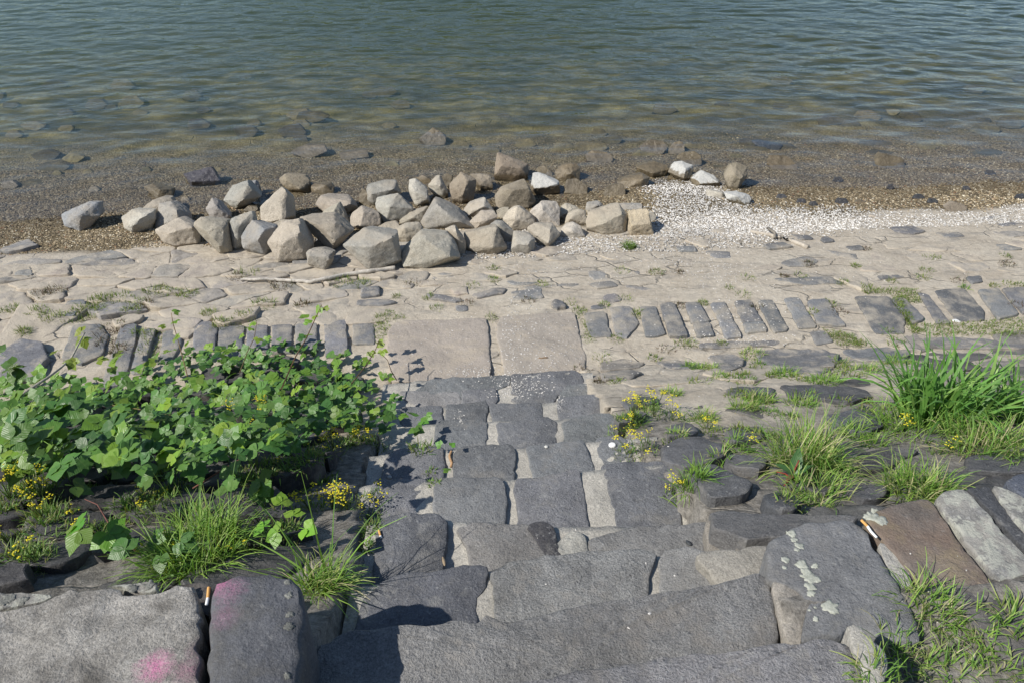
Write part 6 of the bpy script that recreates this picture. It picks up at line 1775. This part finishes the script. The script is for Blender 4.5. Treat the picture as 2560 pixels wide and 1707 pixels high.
# the red-stalked dock and the weeds at the stair side
def dock():
    loc, nor, ob = seen(*P6([(1068, 835)])[0])
    base = Vector(loc)
    root = tag(empty('dock_plant', base), 'red-stemmed dock with long dark green leaves in the grass', 'plant')
    parts = [tube([Vector((0, 0, -.01)), Vector((.004, .01, .04)), Vector((.012, .015, .08))], .005, .0025, (.20, .05, .035), 6)]
    for a in (2.6, -2.4, -.9):
        parts.append(tube([Vector((0, 0, 0)), Vector((math.cos(a) * .03, math.sin(a) * .03, .012)), Vector((math.cos(a) * .06, math.sin(a) * .06, .006))], .004, .002, (.25, .05, .03), 5))
    V, Fc, C = join(parts); put('stem', mesh_from('stem', np.array(V), Fc, True, C), M['bark'], root)
    for a, e, l in [(1.2, .9, .11), (2.6, .5, .08), (.3, .6, .08), (-2.5, .15, .05), (-1.0, .1, .06)]:
        V, Fc, C, UV = [], [], [], []
        ax = Vector((math.cos(a) * math.cos(e), math.sin(a) * math.cos(e), math.sin(e)))
        nr = Vector((-math.cos(a) * math.sin(e), -math.sin(a) * math.sin(e), math.cos(e)))
        leaflet(V, Fc, C, UV, Vector((0, 0, .02)), ax, nr, l, l * .2, (.06, .14, .045) if a > -2 else (.16, .10, .05))
        put('leaf', mesh_from('leaf', V, Fc, True, C, UV), M['leaf'], root, color=(1, 1, 1))
dock()

# ------------------------------------------------------------------ driftwood and litter
def stick(label, pts, r0, r1, col, lift=.012, name='driftwood_stick', branch=None):
    W = []
    for p in pts:
        loc, nor, ob = seen(p[0], p[1])
        W.append(Vector(loc) + Vector((0, 0, lift)))
    base = W[0].copy()
    fine = []
    for i in range(len(W) - 1):
        for k in range(4):
            t = k / 4
            p = W[i].lerp(W[i + 1], t)
            fine.append(p + Vector((random.gauss(0, .003), random.gauss(0, .003), 0)) - base)
    fine.append(W[-1] - base)
    V, Fc, C = tube(fine, r0, r1, col, 7)
    o = put(name, mesh_from(name, np.array(V), Fc, True, C), M['bark'], None, base)
    tag(o, label, 'stick')
    if branch:
        Wb = [at_h(px, py, h) - base for px, py, h in branch]
        V, Fc, C = tube(Wb, r0 * .8, r1 * .7, tuple(c * .55 for c in col), 6)
        put('branch', mesh_from('branch', np.array(V), Fc, True, C), M['bark'], o)
    return o
kz = zm(100, 360, 860 / 2352)
stick('long bleached driftwood branch lying on the paving below the boulders', kz([(1370, 945), (1500, 938), (1600, 940), (1750, 950), (1850, 957), (1950, 935), (2100, 905), (2250, 885), (2352, 872), (2430, 862)]), .011, .019, (.50, .46, .40), lift=.018)
q3 = P3([(740, 192), (890, 222), (980, 247), (1080, 287)])
br = P3([(885, 228), (888, 195), (845, 166)])
stick('bleached forked driftwood stick across the gravel and paving edge', q3, .014, .020, (.46, .41, .34), branch=[(br[0][0], br[0][1], .02), (br[1][0], br[1][1], .05), (br[2][0], br[2][1], .04)])
stick('short brown stick between the egg-shaped rock and pitted rock', RA([(2050, 565), (2110, 600), (2170, 640)]), .006, .006, (.42, .30, .20))
stick('tiny brown stick on the second landing slab', P2([(1310, 868), (1380, 866)]), .004, .004, (.25, .17, .10), lift=.004)
stick('thin dry stalk in the gap between two step blocks', P5([(697, 605), (699, 705)]), .006, .006, (.42, .26, .14), lift=.01)

def cigarette(label, pts, z, fil, r=.004):
    W = [at_z(p[0], p[1], z) for p in pts]
    base = W[0].copy()
    root = tag(empty('cigarette', base), label, 'cigarette')
    L = [w - base for w in W]
    V, Fc, C = tube(L[:fil + 1], r, r, (.66, .36, .11), 8)
    put('filter', mesh_from('filter', np.array(V), Fc, True, C), M['litter'], root)
    V, Fc, C = tube(L[fil:], r * .98, r * .9, (.80, .80, .79), 8)
    put('paper', mesh_from('paper', np.array(V), Fc, True, C), M['litter'], root)
c7 = P7([(1228, 512), (1222, 575), (1214, 612)])
cigarette('cigarette stub stuck in the gap beside the spray-painted block', c7, ZL - .004, 1)
c9 = P9([(1290, 312), (1330, 352), (1352, 385), (1390, 425)])
cigarette('long bent cigarette in the joint beside the brown coping block', c9, ZR + .004, 1)
c8 = P8([(228, 195), (238, 232), (246, 245)])
loc8 = seen(*c8[0])[0]
cigarette('short cigarette butt at the bramble side of the steps', c8, loc8.z + .008, 1)

def cap():
    loc, nor, ob = seen(*P5([(1752, 557)])[0])
    n = 21
    V, Fc, C = [], [], []
    R = .0155
    for (r, z) in ((R, -.001), (R, .003), (R * .88, .006), (R * .5, .0064)):
        for k in range(n * 2):
            a = math.pi * k / n
            rr = r * (1 + (.05 if k % 2 and z < .004 else 0))
            V.append((rr * math.cos(a), rr * math.sin(a), z)); C.append((.78, .78, .76))
    m = n * 2
    for j in range(3):
        for k in range(m):
            Fc.append((j * m + k, j * m + (k + 1) % m, (j + 1) * m + (k + 1) % m, (j + 1) * m + k))
    Fc.append(tuple(3 * m + k for k in range(m)))
    o = put('bottle_cap', mesh_from('bottle_cap', V, Fc, False, C), M['litter'], None, loc + Vector((0, 0, .002)))
    tag(o, 'white crown bottle cap lying on a dark stair block', 'bottle cap')
cap()
def pebble_thing(label, px, py, sx, sy, sz, col, name='pebble', cat='pebble', rot=0.0):
    loc, nor, ob = seen(px, py)
    d, Fc = ICO[2]
    V = d * np.array([sx, sy, sz]) * (1 + .18 * fbm(d[:, 0] * 2 + px, d[:, 1] * 2, d[:, 2] * 2, 2))[:, None]
    ca, sa = math.cos(rot), math.sin(rot)
    V = np.column_stack([V[:, 0] * ca - V[:, 1] * sa, V[:, 0] * sa + V[:, 1] * ca, V[:, 2]])
    o = put(name, mesh_from(name, V, Fc, True, np.tile(np.array(col), (len(V), 1))), M['litter'], None, loc + Vector((0, 0, sz * .6)))
    tag(o, label, cat)
pebble_thing('elongated black pebble on the third tread near the mortar patch', *P9([(160, 465)])[0], .013, .007, .006, (.045, .05, .055), rot=-1.0)
pebble_thing('round white pebble on the step block beside the bottle cap', *P5([(1322, 567)])[0], .009, .009, .005, (.55, .54, .5))
pebble_thing('whitish pebble on the bramble-side corner of a step block', *P5([(298, 768)])[0], .010, .009, .007, (.42, .41, .38))
pebble_thing('turquoise plastic scrap at the foot of the dock', *P6([(1113, 857)])[0], .007, .013, .004, (.03, .42, .55), name='plastic_scrap', cat='litter', rot=.4)
pebble_thing('white paper scrap on the far turf beside the reeds', *P3([(1955, 712)])[0], .03, .02, .004, (.72, .72, .70), name='paper_scrap', cat='litter')
pebble_thing('wooden splinter in the joint of the third tread', *P8([(652, 400)])[0], .005, .020, .004, (.30, .23, .15), name='wood_splinter', cat='wood', rot=.25)

WATER.hide_viewport = False
